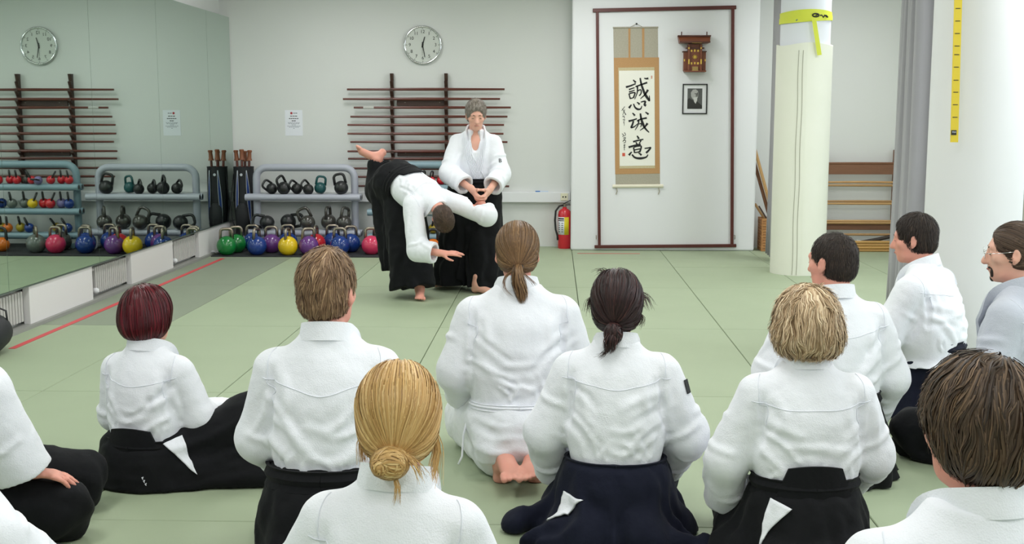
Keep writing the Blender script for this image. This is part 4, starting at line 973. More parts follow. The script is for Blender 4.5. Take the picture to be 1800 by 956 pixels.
def band(name, m, parent, path, wid, h, th, ridges=0, closed=False, n=48):
    """a cloth band: path points with a width vector each, height h, thickness th, stitched ridges"""
    P = curve_pts(path, n); Wd = curve_pts(wid, n); K = len(P); vs = []; fs = []
    prof = []; nr = max(1, ridges * 4) if ridges else 2
    for i in range(nr + 1):
        u = i / nr; prof.append((u - 0.5, 0.5 + (0.36 * math.sin(2 * PI * ridges * u) if ridges else 0)))
    prof += [(0.5, -0.5), (-0.5, -0.5)]; k = len(prof)
    for i in range(K):
        t = P[min(i + 1, K - 1)] - P[max(i - 1, 0)]; t = nrm(t); w = Wd[i] - t * (Wd[i] @ t); w = nrm(w); o = np.cross(t, w)
        for a, b in prof: vs.append(P[i] + w * a * h + o * b * th)
    for i in range(K - 1):
        for j in range(k): fs.append((i * k + j, (i + 1) * k + j, (i + 1) * k + (j + 1) % k, i * k + (j + 1) % k))
    fs += [tuple(range(k)), tuple(range((K - 1) * k + k - 1, (K - 1) * k - 1, -1))]
    return MB().add(vs, fs).build(name, m, parent, smooth='auto')

def patch(name, fd, m, parent, tri, n=14, off=0.004, seed=0):
    """a wrinkled triangle of cloth lying on a surface"""
    a, b, c = [np.array(t, float) for t in tri]; P = []; ix = {}
    for i in range(n + 1):
        for j in range(n + 1 - i): ix[i, j] = len(P); P.append(a + (b - a) * i / n + (c - a) * j / n)
    P = fd.snap(np.array(P), off, 16); w = Waves(seed + 55, 0.035, 10); P = P + fd.grad(P) * (0.0035 * w(P))[:, None]; fs = []
    for i in range(n):
        for j in range(n - i):
            fs.append((ix[i, j], ix[i + 1, j], ix[i, j + 1]))
            if j < n - i - 1: fs.append((ix[i + 1, j], ix[i + 1, j + 1], ix[i, j + 1]))
    o = MB().add([tuple(p) for p in P], fs).build(name, m, parent, smooth=True); md = o.modifiers.new('thick', 'SOLIDIFY'); md.thickness = 0.006; md.offset = 0
    return o
def on_surface(fd, p, up=(0, 0, 1), off=0.002):
    """matrix of a small flat thing lying on a cloth surface near p"""
    q = fd.snap(np.array([p], float), off, 16); n_ = Vector(fd.grad(q)[0]); u = Vector(up); u = (u - n_ * u.dot(n_)).normalized(); r = u.cross(n_)
    return Matrix.Translation(Vector(q[0])) @ Matrix((r, u, n_)).transposed().to_4x4()

# ------------------------------------------------------------------ cloth, skin and hair materials
def cloth_mat(name, col, weave=260, st=0.25, rough=0.9, col2=None, sheen=0.25):
    m = mat(name, col, rough, sheen=sheen, spec=0.25, noise=(5, 0.5, col2 or tuple(max(0, v - 6) for v in col)))
    N = m.node_tree.nodes; L = m.node_tree.links; b = N['Principled BSDF']
    tc = N.new('ShaderNodeTexCoord'); v = N.new('ShaderNodeTexVoronoi'); v.inputs['Scale'].default_value = weave; L.new(tc.outputs['Object'], v.inputs['Vector'])
    n2 = N.new('ShaderNodeTexNoise'); n2.inputs['Scale'].default_value = 28; n2.inputs['Detail'].default_value = 3; L.new(tc.outputs['Object'], n2.inputs['Vector'])
    b1 = N.new('ShaderNodeBump'); b1.inputs['Strength'].default_value = st; b1.inputs['Distance'].default_value = 0.003; L.new(v.outputs['Distance'], b1.inputs['Height'])
    b2 = N.new('ShaderNodeBump'); b2.inputs['Strength'].default_value = 0.4; b2.inputs['Distance'].default_value = 0.008; L.new(n2.outputs['Fac'], b2.inputs['Height'])
    L.new(b1.outputs[0], b2.inputs['Normal']); L.new(b2.outputs[0], b.inputs['Normal']); return m
GI = cloth_mat('gi_cotton', (241, 243, 250))
GI2 = cloth_mat('gi_cotton_grey', (196, 200, 212))
GI_SEAM = mat('gi_stitching', (232, 235, 244), 0.9)
HAK = cloth_mat('hakama_black', (15, 16, 20), 500, 0.1, 0.85, (11, 12, 15), 0.03)
HAKB = cloth_mat('hakama_navy', (17, 21, 40), 500, 0.1, 0.85, (13, 16, 32), 0.03)
HAK_S = mat('hakama_stitching', (34, 35, 41), 0.8)
def skin_mat(name, col): return mat(name, col, 0.5, sss=0.12, spec=0.4, noise=(14, 0.5, (min(255, col[0] + 4), col[1] - 12, col[2] - 12)), bump=(160, 0.04))
SKIN = skin_mat('skin_fair', (228, 178, 158)); SKINR = skin_mat('skin_ruddy', (224, 162, 144))
def hair_mat(name, dark, light, rough=0.42, mid=None):
    m = bpy.data.materials.new(name); m.use_nodes = True; N = m.node_tree.nodes; L = m.node_tree.links; b = N['Principled BSDF']
    at_ = N.new('ShaderNodeAttribute'); at_.attribute_name = 'tone'
    r = N.new('ShaderNodeValToRGB'); r.color_ramp.elements[0].color = lin(dark); r.color_ramp.elements[1].color = lin(light)
    if mid: e = r.color_ramp.elements.new(0.5); e.color = lin(mid)
    L.new(at_.outputs['Fac'], r.inputs[0]); L.new(r.outputs[0], b.inputs['Base Color']); b.inputs['Roughness'].default_value = rough
    b.inputs['Specular IOR Level'].default_value = 0.35
    return m
# ------------------------------------------------------------------ people: anatomy
def head_prims(H, hs):
    e = lambda c, r, k=0.02, op=1, R=None: (ell_(H.p(np.array(c) * hs), np.array(r) * hs, H.R if R is None else H.R @ R), k * hs, op)
    c_ = lambda a, b, ra, rb, k=0.012, op=1: (cap(H.p(np.array(a) * hs), H.p(np.array(b) * hs), ra * hs, rb * hs), k * hs, op)
    L = [e((0, -0.012, 0.03), (0.074, 0.095, 0.087)), e((0, 0.03, -0.03), (0.06, 0.064, 0.084), 0.03), e((0, 0.042, -0.083), (0.044, 0.038, 0.028), 0.03), e((0, 0.07, -0.097), (0.02, 0.015, 0.015), 0.02),
         c_((-0.036, 0.077, 0.027), (0.036, 0.077, 0.027), 0.012, 0.012, 0.02)]
    for s in (-1, 1):
        L.append(e((s * 0.044, 0.055, -0.018), (0.022, 0.024, 0.02), 0.02)); L.append(e((s * 0.031, 0.1, 0.004), (0.017, 0.016, 0.012), 0.012, -1)); L.append(e((s * 0.031, 0.077, 0.003), (0.016, 0.013, 0.0115), 0.004))
    L += [c_((0, 0.084, 0.014), (0, 0.109, -0.031), 0.0088, 0.0135, 0.012), c_((-0.012, 0.094, -0.034), (0.012, 0.094, -0.034), 0.0085, 0.0085, 0.008)]
    L += [e((0, 0.086, -0.062), (0.024, 0.013, 0.012), 0.008), c_((-0.02, 0.101, -0.063), (0.02, 0.101, -0.063), 0.0025, 0.0025, 0.004, -1)]
    for s in (-1, 1):
        R = np.array(Euler((0.15, 0, s * -0.45)).to_matrix())
        L.append(e((s * 0.079, -0.008, -0.006), (0.0095, 0.0185, 0.031), 0.008, 1, R)); L.append(e((s * 0.090, -0.002, -0.004), (0.007, 0.009, 0.016), 0.005, -1, R)); L.append(e((s * 0.074, 0.001, -0.033), (0.008, 0.008, 0.011), 0.006, 1, R))
    return L
def hand_prims(wr, d, n, th, s, curl=(0.3, 0.35, 0.4, 0.45), thumb_in=0.3):
    d = nrm(d); n = np.asarray(n, float); n = nrm(n - d * (n @ d)); sd = nrm(np.cross(d, n)); sd = sd if sd @ np.asarray(th, float) > 0 else -sd
    q = lambda a, b, c: np.asarray(wr) + (d * a + sd * b + n * c) * s
    L = [(cap(q(-0.02, 0, 0), q(0.02, 0, 0), 0.027 * s, 0.026 * s, n, 0.8), 0.02, 1), (cap(q(0.025, 0.004, 0), q(0.078, 0.002, 0), 0.03 * s, 0.037 * s, n, 0.4), 0.02, 1), (ell_(q(0.035, 0.022, 0.008), (0.02 * s,) * 3), 0.012, 1)]
    for i in range(4):
        b = q((0.088, 0.094, 0.090, 0.080)[i], (0.029, 0.0095, -0.0105, -0.029)[i], 0); a = 0.0; c = curl[i]
        for j, l in enumerate((0.042, 0.026, 0.021)):
            a += c * (0.7, 1.1, 0.8)[j]; l *= (0.95, 1.06, 0.98, 0.78)[i] * s
            e = b + (d * math.cos(a) + n * math.sin(a) + sd * (0.06, 0.02, -0.02, -0.07)[i]) * l
            L.append((cap(b, e, (0.0092, 0.0084, 0.0078)[j] * s, (0.0084, 0.0078, 0.0066)[j] * s), 0.004, 1)); b = e
    b = q(0.028, 0.026, 0.006); dd = nrm(sd * 0.7 + d * 0.7 + n * 0.25)
    for j, l in enumerate((0.042, 0.032, 0.026)):
        e = b + dd * l * s; L.append((cap(b, e, (0.0135, 0.0105, 0.0095)[j] * s, (0.0105, 0.0095, 0.0075)[j] * s), 0.005, 1)); b = e; dd = nrm(dd + d * 0.35 + n * thumb_in - sd * 0.15)
    return L
def foot_prims(an, t, u, s):
    t = nrm(t); u = np.asarray(u, float); u = nrm(u - t * (u @ t)); w = np.cross(t, u); an = np.asarray(an, float)
    q = lambda a, b, c: an + (t * a + w * b + u * c) * s
    L = [(cap(q(0, 0, 0.06), q(-0.02, 0, -0.045), 0.036 * s, 0.03 * s), 0.02, 1), (cap(q(-0.02, 0, -0.045), q(0.13, 0, -0.05), 0.03 * s, 0.036 * s, u, 0.62), 0.02, 1), (cap(q(0.0, 0, -0.005), q(0.11, 0, -0.045), 0.034 * s, 0.022 * s), 0.03, 1)]
    for i in range(5):
        b = (-0.032, -0.012, 0.005, 0.02, 0.033)[i]; l = (0.2, 0.196, 0.188, 0.178, 0.166)[i]; r = (0.0125, 0.009, 0.0085, 0.008, 0.008)[i] * s
        L.append((cap(q(l - 0.045, b, -0.054), q(l - 0.012, b * 1.08, -0.058), r * 1.1, r), 0.005, 1))
    return L
def limb(a, b, c, r, k=0.02): return [(cap(a, b, r[0], r[1]), k, 1), (cap(b, c, r[1], r[2]), k, 1)]
def body_obj(root, T, H, s, arms, legs, skin, h=0.0062, neck=None):
    L = head_prims(H, s)
    L.append((cap(H.p(np.array((0, -0.022, -0.05)) * s), T.p(np.array((0, -0.018, 0.5)) * s), 0.05 * s, 0.058 * s), 0.03, 1))
    L.append((loft(T, [(-0.08 * s, 0.12 * s, 0.10 * s), (0.1 * s, 0.125 * s, 0.09 * s), (0.3 * s, 0.145 * s, 0.1 * s), (0.44 * s, 0.13 * s, 0.085 * s), (0.5 * s, 0.07 * s, 0.06 * s)]), 0.04, 1))
    for a in arms:
        L += limb(a['sh'], a['el'], a['wr'], np.array((0.046, 0.038, 0.026)) * s)
        if 'hand' in a: L += hand_prims(a['wr'] + nrm(a['wr'] - a['el']) * 0.01, *a['hand'][:3], s, *a['hand'][3:])
    for g in legs:
        L += limb(g['hip'], g['kn'], g['an'], np.array((0.075, 0.052, 0.036)) * s, 0.03)
        L += foot_prims(g['an'], g['toe'], g['up'], s)
    F = field_of(L, h); F.cut((0, 0, 1), 0.002)
    o = field_obj('body', F, skin, root)
    eyes = mat('eye_dark', (48, 40, 38), 0.2)
    for sd in (-1, 1):                      # the eye slit between the lids
        p = [H.p(np.array((sd * 0.031 + x, 0.0885 - abs(x) * 0.25, 0.001 - 0.0015 * math.cos(x * 90))) * s) for x in (-0.012, -0.006, 0, 0.006, 0.012)]
        MB().tube(p, [0.0006, 0.0022, 0.0028, 0.0022, 0.0006], 6).build('eye', eyes, o, smooth=True)
        MB().tube([H.p(np.array((sd * x, y, z)) * s) for x, y, z in ((0.012, 0.0915, 0.023), (0.028, 0.0915, 0.029), (0.046, 0.078, 0.025))], [0.0022, 0.0034, 0.0014], 6).build('eyebrow', mat('brow_brown', (92, 72, 58), 0.8), o, smooth=True)
    MB().tube([H.p(np.array(p) * s) for p in ((-0.023, 0.088, -0.064), (-0.011, 0.0965, -0.0615), (0, 0.0975, -0.0625), (0.011, 0.0965, -0.0615), (0.023, 0.088, -0.064))], [0.001, 0.0036, 0.004, 0.0036, 0.001], 8).build('lips', mat('lip_pink', (186, 112, 102), 0.5), o, smooth=True)
    MB().tube([H.p(np.array(p) * s) for p in ((-0.018, 0.0965, -0.0632), (0, 0.1015, -0.0628), (0.018, 0.0965, -0.0632))], 0.001, 5).build('mouth_line', mat('mouth_dark', (110, 56, 52), 0.7), o, smooth=True)
    return o

# ------------------------------------------------------------------ people: jacket
def jacket_obj(root, T, s, arms, m, sw=1.0, seed=0, hem=0.02, bell=1.0, rs=1.0, open_cuff=False, extra=(), yoke=True, h=0.0079, sag=0.02, fold=1.0, depth=1.0, hem_seam=False):
    S = lambda *v: T.p(np.array(v) * np.array((sw, 1, 1)) * s)
    d = depth
    rows = [(hem, 0.178 * bell, 0.142 * bell * d), (0.08, 0.168, 0.135 * d), (0.14, 0.17 * (bell + 1) / 2, 0.137 * d), (0.21, 0.182 * (bell + 1) / 2, 0.142 * d), (0.30, 0.184, 0.140 * d), (0.37, 0.182, 0.134), (0.425, 0.165, 0.120), (0.475, 0.128, 0.10), (0.515, 0.09, 0.083), (0.545, 0.078, 0.075)]
    R = [(z * s, rx * sw * s, ry * s, 0, -0.005 * s) for z, rx, ry in rows]
    L = [(loft(T, R, 2.2), 0.0, 1)]
    for x in (-1, 1): L.append((cap(S(x * 0.05, -0.005, 0.497), S(x * 0.15, 0, 0.437), 0.046 * s, 0.06 * s), 0.045 * s, 1))
    A = []; cuts = []
    for a in arms:
        ru, re, rc = np.array(a.get('r', (0.066, 0.067, 0.066))) * s * rs; sh, el, wr = a['sh'], a['el'], a['wr']
        dn = np.array((0, 0, -sag)) * s; w = nrm(wr - el); ce = wr - w * a.get('cuff', 0.0) * s
        A += [(cap(sh, el, ru, re), 0.03 * s, 1), (cap(el, ce, re, rc), 0.03 * s, 1), (cap(sh + dn * 0.5, el + dn, ru * 0.85, re * 0.9), 0.04 * s, 1), (cap(el + dn, ce + dn, re * 0.9, rc * 0.95), 0.04 * s, 1)]
        cuts.append((Fr.zy(ce + dn * 0.5, w, (0.3, 0.4, 0.8)), rc, w, ce))
    lo1, hi1 = bbox_of(L + A + list(extra), 0.03)
    F = Field(lo1, hi1, h); G = Field(lo1, hi1, h)
    for pr, k, op in L + list(extra): (F.add if op > 0 else F.sub)(pr, k)
    for pr, k, op in A: G.add(pr, k)
    for fr, rc, w, ce in cuts:
        G.sub(loft(fr, [(0, rc * 1.7, rc * 1.7), (0.18, rc * 1.7, rc * 1.7)], 2), 0.004)
        if open_cuff: G.sub(cap(fr.o - w * 0.05, fr.o + w * 0.1, rc * 0.72, rc - 0.013), 0.006)
    k = 0.024 * s; hh = np.clip(0.5 + 0.5 * (F.D - G.D) / k, 0, 1); F.D = F.D * (1 - hh) + G.D * hh - k * hh * (1 - hh)
    rg = np.random.RandomState(seed + 5); w1 = Waves(seed + 1, 0.16, 12); w2 = Waves(seed + 2, 0.06, 14)
    F.displace(lambda P: fold * s * (0.0045 * w1(P) + 0.0016 * w2(P)), 0.025)
    C = []; j = lambda q=0.012: rg.uniform(-q, q)
    for x in (-1, 1):
        for q in range(3):                             # drag folds from the armpit, different on every back
            z = (0.37, 0.31, 0.25)[q] + j(0.025); dz = rg.uniform(0.03, 0.17); xe = rg.uniform(0.0, 0.11)
            C.append(([S(x * 0.17, -0.065, z), S(x * (0.17 + xe) / 2, -0.125, z - dz * rg.uniform(0.3, 0.6)), S(x * xe, -0.137, z - dz)], rg.uniform(0.004, 0.011) * (1 if rg.rand() < 0.8 else -1), rg.uniform(0.011, 0.021)))
        C += [([S(x * 0.165, -0.09, 0.45), S(x * 0.172, -0.1, 0.40), S(x * 0.17, -0.085, 0.32), S(x * 0.17, -0.07, 0.25)], -0.013, 0.013),
              ([S(x * 0.13, -0.105, 0.44), S(x * (0.12 + j(0.02)), -0.125, 0.37 + j()), S(x * (0.13 + j(0.02)), -0.12, 0.29)], 0.006, 0.018)]
        for q in range(5):
            u = rg.uniform(0.02, 0.15); z = rg.uniform(0.1, 0.13); C.append(([S(x * u, -0.14, z), S(x * (u + j(0.03)), -0.14, z + 0.04), S(x * (u + j(0.05)), -0.14, z + 0.04 + rg.uniform(0.02, 0.07))], rg.uniform(0.003, 0.007), 0.009))
    for q in range(3):
        z = rg.uniform(0.15, 0.3); x0 = rg.uniform(-0.1, 0.02); C.append(([S(x0, -0.14, z), S(x0 + 0.06, -0.14, z - 0.012 + j()), S(x0 + 0.13, -0.14, z + j(0.03))], 0.005, 0.014))
    for a in arms:
        sh, el, wr = a['sh'], a['el'], a['wr']; r0 = a.get('r', (0.067,) * 3)[1] * s * rs
        for c0, c1, ts in ((sh, el, (0.45, 0.68, 0.88)), (el, wr, (0.12, 0.36, 0.6))):
            ax_ = nrm(c1 - c0); e1 = nrm(np.cross(ax_, (0.3, 0.5, 0.8))); e2 = np.cross(ax_, e1)
            for t in ts:
                b0 = rg.uniform(0, 6.28); C.append(([c0 + (c1 - c0) * (t + 0.06 * math.sin(b)) + (e1 * math.cos(b + b0) + e2 * math.sin(b + b0)) * r0 for b in (0, 0.7, 1.4, 2.1)], 0.009 * rg.uniform(0.6, 1.1), 0.013))
            b0 = rg.uniform(0, 6.28); C.append(([c0 + (c1 - c0) * t + (e1 * math.cos(b0 + t) + e2 * math.sin(b0 + t)) * r0 for t in (0.2, 0.5, 0.85)], 0.008, 0.016))
    creases(F, [(p, 2.2 * A_ * s * fold, w_ * s) for p, A_, w_ in C])
    F.cut((0, 0, 1), 0.004)
    o = field_obj('jacket', F, m, root)
    if yoke:
        v = rg.uniform(-0.02, 0.015)
        seam('seam', F, [S(-0.2, -0.07, 0.42), S(-0.1, -0.13, 0.40), S(0, -0.14, 0.39 + v), S(0.1, -0.13, 0.40), S(0.2, -0.07, 0.42)], 0.0016 * s, GI_SEAM, o)
    for x in (-1, 1): seam('seam', F, [S(x * 0.165, -0.02, 0.53), S(x * 0.178, -0.07, 0.47), S(x * 0.172, -0.1, 0.40), S(x * 0.168, -0.09, 0.33)], 0.0016 * s, GI_SEAM, o)
    if hem_seam:
        for z in (hem + 0.03, hem + 0.042): seam('hem_stitch', F, [S(-0.17, -0.06, z), S(-0.1, -0.13, z), S(0, -0.15, z), S(0.1, -0.13, z), S(0.17, -0.06, z)], 0.0016 * s, GI_SEAM, o)
    return o, F
def collar_obj(root, T, s, m, sw=1.0, tall=0.058, front=0.28):
    S = lambda *v: T.p(np.array(v) * s)
    half = [((0.02, 0.137, front), (1, 0, 0.4)), ((0.04, 0.135, front + 0.1), (0.9, 0, 0.5)), ((0.06, 0.112, 0.43), (0.8, 0, 0.6)), ((0.08, 0.066, 0.505), (0.25, -0.1, 0.9)), ((0.08, 0.012, 0.538), (-0.15, 0, 1)), ((0.064, -0.045, 0.556), (-0.12, 0.14, 1)), ((0.0, -0.077, 0.563), (0, 0.22, 1))]
    full = [(S(*p), T.d(w)) for p, w in half] + [(S(-p[0], p[1], p[2]), T.d((-w[0], w[1], w[2]))) for p, w in half[-2::-1]]
    full[0] = (S(-0.03, 0.14, front - 0.06), T.d((1, 0, 0.4)))
    return band('collar', m, root, [f[0] for f in full], [f[1] for f in full], tall * s, 0.013 * s, 5)

# ------------------------------------------------------------------ people: hakama and trousers
def hakama_seiza(root, s, m, seed, T, spread=1.0, back=1.0, extra=(), top=0.15, board=True, zc=0.11, front=1.0, tri=None):
    L = [(ell_((0, -0.03 * s, 0.2 * s), (0.195 * s, 0.18 * s, 0.15 * s)), 0.05, 1), (loft(T, [(-0.1 * s, 0.19 * s, 0.16 * s), (0.06 * s, 0.178 * s, 0.146 * s), (top * s, 0.178 * s, 0.146 * s)], 2.3), 0.03, 1)]
    for x in (-1, 1):
        L += [(cap((x * 0.09 * s, 0, 0.19 * s), (x * 0.18 * spread * s, 0.40 * s * front, 0.12 * s), 0.115 * s, 0.095 * s), 0.05, 1), (cap((x * 0.15 * spread * s, 0.38 * s * front, 0.07 * s), (x * 0.09 * s, -0.2 * s * back, 0.05 * s), 0.08 * s, 0.075 * s), 0.06, 1)]
    L.append((loft(Fr((0, 0, 0)), [(0, 0.31 * spread * s, 0.31 * s * back, 0, 0.06 * s), (0.05 * s, 0.285 * spread * s, 0.29 * s * back, 0, 0.06 * s), (0.15 * s, 0.225 * s, 0.235 * s, 0, 0.02 * s), (0.27 * s, 0.17 * s, 0.15 * s, 0, -0.02 * s)], 2.2), 0.06, 1))
    L += list(extra)
    F = field_of(L, 0.012); wv = Waves(seed, 0.2, 8); w2 = Waves(seed + 9, 0.07, 10)
    def pl(P):
        th = np.arctan2(P[:, 1] - 0.03, P[:, 0]); k = np.clip(1 - P[:, 2] / (0.34 * s), 0, 1)
        return 0.013 * k * np.sin(13 * th + 3 * wv(P) + 5 * P[:, 2]) + 0.004 * w2(P)
    F.displace(pl, 0.035); F.cut((0, 0, 1), 0.003)
    o = field_obj('hakama', F, m, root)
    if tri: patch('trousers', F, GI, root, [np.array(t) * s for t in tri], seed=seed)
    waist(root, T, s, m, F, top, board, zc); return o, F
def waist(root, T, s, m, F, top=0.15, board=True, zc=0.11, hgt=0.075):
    """belt band round the waist and the stiff trapezoid back board above it"""
    S = lambda *v: T.p(np.array(v) * s); P = []; Wd = []
    for i in range(17):
        a = -PI / 2 + 2 * PI * i / 16; P.append(S(0.19 * math.cos(a), 0.158 * math.sin(a), zc)); Wd.append(T.d((0, 0, 1)))
    band('waistband', m, root, P, Wd, hgt * s, 0.012 * s, 2)
    if board:
        vs = []; fs = []; n = 10
        for i in range(n + 1):
            u = i / n * 2 - 1
            for z, hw in ((0.07, 0.145), (top + 0.055, 0.095)):
                x = u * hw; y = -0.158 * math.sqrt(max(0.1, 1 - (x / 0.2) ** 2)) - 0.006
                for dy in (0, 0.01): vs.append(S(x, y + dy, z - 0.012 * u * u))
        for i in range(n):
            b = 4 * i; c = b + 4; fs += [(b, c, c + 2, b + 2), (b + 1, b + 3, c + 3, c + 1), (b + 2, c + 2, c + 3, b + 3), (b, b + 1, c + 1, c)]
        fs += [(0, 2, 3, 1), (4 * n, 4 * n + 1, 4 * n + 3, 4 * n + 2)]
        MB().add([tuple(v) for v in vs], fs).build('back_board', m, root, smooth='auto')

# ------------------------------------------------------------------ people: hair
def ribbons(P, N_, Wd):
    """P (n, K, 3) strands -> flat tapering ribbons"""
    n, K, _ = P.shape; T = np.gradient(P, axis=1); T /= np.maximum(np.linalg.norm(T, axis=2, keepdims=True), 1e-9)
    Sd = np.cross(T, N_); Sd /= np.maximum(np.linalg.norm(Sd, axis=2, keepdims=True), 1e-9)
    V = np.stack([P + Sd * Wd[..., None] / 2, P - Sd * Wd[..., None] / 2], 2).reshape(-1, 3)
    i = (np.arange(n)[:, None] * K + np.arange(K - 1)[None]).ravel() * 2
    return V, np.stack([i, i + 1, i + 3, i + 2], 1)
def cap_shell(t=0.010, bottom=-0.075, face=True, ears=True, top=0.0):
    L = [(ell_((0, -0.013, 0.031 + top / 2), (0.075 + t, 0.096 + t, 0.088 + t + top / 2)), 0, 1), (ell_((0, -0.035, -0.03), (0.064 + t * 0.8, 0.066 + t * 0.7, 0.06)), 0.03, 1)]
    if face: L += [(ell_((0, 0.135, -0.025), (0.12, 0.075, 0.148)), 0.012, -1), (ell_((0.1, 0.09, -0.05), (0.055, 0.062, 0.085)), 0.012, -1), (ell_((-0.1, 0.09, -0.05), (0.055, 0.062, 0.085)), 0.012, -1)]
    if ears: L += [(ell_((s * 0.095, 0.0, -0.03), (0.034, 0.03, 0.05)), 0.01, -1) for s in (-1, 1)]
    L.append((ell_((0, 0.02, bottom - 0.125), (0.25, 0.25, 0.125)), 0.012, -1)); return L
def hair_obj(root, H, hs, style, m, seed=0, shell=None, tie=None, bun=None, tail=None, n=2200, length=0.14, width=0.0032, lift=0.0, wav=0.0, K=9, grav=1.0, loose=(), part=None, whorl=(0.0, -0.06, 0.115), tone0=0.5, tsd=0.2, off=0.005, rootz=-1.0):
    rg = np.random.RandomState(seed + 77); F = field_of(shell, 0.007); V, Q = F.nets(2)
    allV = [V * 1.0]; allQ = [Q]; tone = [np.clip(tone0 + 0.12 * Waves(seed + 12, 0.012, 14)(V), 0, 1)]; base = len(V)
    def emit(P, Nn, w, tn):
        nonlocal base
        v, q = ribbons(P, Nn, w); allV.append(v); allQ.append(q + base); base += len(v); tone.append(np.repeat(tn.ravel(), 2))
    # strands over the scalp
    cand = V[(V[:, 2] > rootz)]; p = cand[rg.randint(0, len(cand), n)] + rg.normal(0, 0.002, (n, 3)); o0 = rg.uniform(0.0, off, n)
    Wp = np.array(whorl); wf = Waves(seed + 3, 0.05, 8); wf2 = Waves(seed + 4, 0.05, 8); wf3 = Waves(seed + 8, 0.03, 8)
    Ln = length * rg.uniform(0.6, 1.15, n); st = Ln / (K - 1); pts = []; nor = []; prev = None
    for k in range(K):
        g = eval_grad(shell, p); dist = eval_pts(shell, p); lf = o0 + lift * (k / (K - 1)) ** 2 * rg.uniform(0.2, 1, n)
        p = p - g * np.clip(dist - lf, -0.01, 0.01)[:, None]; pts.append(p.copy()); nor.append(g)
        if style == 'pull':
            d = np.array(tie) - p; l = np.linalg.norm(d, axis=1, keepdims=True); d = d / np.maximum(l, 1e-6); stp = np.minimum(st, np.maximum(l[:, 0] - 0.012, 0.0005))
        else:
            d = p - Wp; d = d / np.maximum(np.linalg.norm(d, axis=1, keepdims=True), 1e-6) + np.array((0, 0, -grav)); stp = st
            if part: d = d + np.array(part) * np.clip(p[:, 2:3] / 0.08, 0, 1)
        d = d + wav * np.stack([wf(p), wf2(p), wf3(p)], 1)
        d = d - g * (d * g).sum(1, keepdims=True); d /= np.maximum(np.linalg.norm(d, axis=1, keepdims=True), 1e-6)
        if prev is not None: d = d * 0.65 + prev * 0.35
        prev = d; p = p + d * stp[:, None]
    P = np.stack(pts, 1); Nn = np.stack(nor, 1) + rg.normal(0, 0.25, (n, 1, 3))
    u = np.linspace(0, 1, K)[None]; wd = width * rg.uniform(0.6, 1.3, (n, 1)) * np.clip(1.15 - u ** 3, 0.1, 1) * np.ones((n, K))
    stre = Waves(seed + 6, 0.035, 10)(P[:, 0]); tn = np.clip(tone0 + tsd * (rg.normal(0, 0.7, n) + 0.7 * stre), 0, 1)
    emit(P, Nn, wd, tn[:, None] * np.ones((1, K)))
    if bun:
        for c, r, nn, ax_ in bun:
            c = np.array(c); r = np.array(r); k2 = 12; a = nrm(ax_) + rg.normal(0, 0.33, (nn, 3)); a /= np.linalg.norm(a, axis=1, keepdims=True)
            e1 = np.cross(a, rg.normal(size=(nn, 3))); e1 /= np.linalg.norm(e1, axis=1, keepdims=True); e2 = np.cross(a, e1)
            ph = rg.uniform(0, 6.28, (nn, 1)) + np.linspace(0, 1, k2)[None] * rg.uniform(1.5, 4.0, (nn, 1)); lat = rg.uniform(-0.75, 0.75, (nn, 1)); rad = np.sqrt(1 - lat ** 2) * rg.uniform(0.9, 1.04, (nn, 1))
            X = (e1[:, None] * np.cos(ph)[..., None] + e2[:, None] * np.sin(ph)[..., None]) * rad[..., None] + a[:, None] * lat[..., None]
            tn = np.clip(tone0 + tsd * rg.normal(0.1, 0.9, nn), 0, 1); emit(c + X * r, X, np.full((nn, k2), width * 1.2), tn[:, None] * np.ones((1, k2)))
            fd = field_of([(ell_(c, r * 0.93), 0, 1)], 0.006); v, q = fd.nets(1); allV.append(v); allQ.append(q + base); base += len(v); tone.append(np.full(len(v), tone0))
    if tail:
        for path, rad, nn, wig in tail:
            C = curve_pts(path, 14); k2 = len(C); rr = np.interp(np.linspace(0, 1, k2), np.linspace(0, 1, len(rad)), rad); T = np.gradient(C, axis=0); T /= np.linalg.norm(T, axis=1, keepdims=True)
            e1 = np.cross(T, (0.2, 1, 0.1)); e1 /= np.maximum(np.linalg.norm(e1, axis=1, keepdims=True), 1e-6); e2 = np.cross(T, e1); th = rg.uniform(0, 6.28, (nn, 1)); rho = np.sqrt(rg.uniform(0.15, 1, (nn, 1)))
            ph = rg.uniform(0, 6.28, (nn, 1)); wg = wig * np.sin(np.linspace(0, 5, k2)[None] + ph); X = e1[None] * np.cos(th)[..., None] + e2[None] * np.sin(th)[..., None]
            P = C[None] + X * (rho * rr[None])[..., None] + np.stack([wg, 0.5 * wg, 0 * wg], 2); cutl = rg.uniform(0.75, 1, (nn, 1)); u2 = np.linspace(0, 1, k2)[None]
            w_ = width * rg.uniform(0.6, 1.2, (nn, 1)) * np.clip((cutl - u2) * 8, 0.02, 1); tn = np.clip(tone0 + tsd * rg.normal(0, 0.9, nn), 0, 1); emit(P, X + 0 * P, w_, tn[:, None] * np.ones((1, k2)))
    for path, nn, sp in loose:                          # stray locks
        C = curve_pts(path, 10); k2 = len(C); J = rg.normal(0, sp, (nn, 1, 3)) * np.linspace(0.3, 1, k2)[None, :, None] + rg.normal(0, sp * 0.3, (nn, k2, 3)) * 0.3
        P = C[None] + J; emit(P, np.tile(np.array((0.2, -0.9, 0.3)), (nn, k2, 1)) + rg.normal(0, 0.3, (nn, 1, 3)), np.full((nn, k2), width * 0.7) * np.linspace(1, 0.2, k2)[None], np.clip(tone0 + tsd * rg.normal(0, 0.9, (nn, 1)), 0, 1) * np.ones((1, k2)))
    P = np.concatenate(allV) * hs @ H.R.T + H.o
    return np_mesh('hair', P, np.concatenate(allQ), m, root, True, np.concatenate(tone))
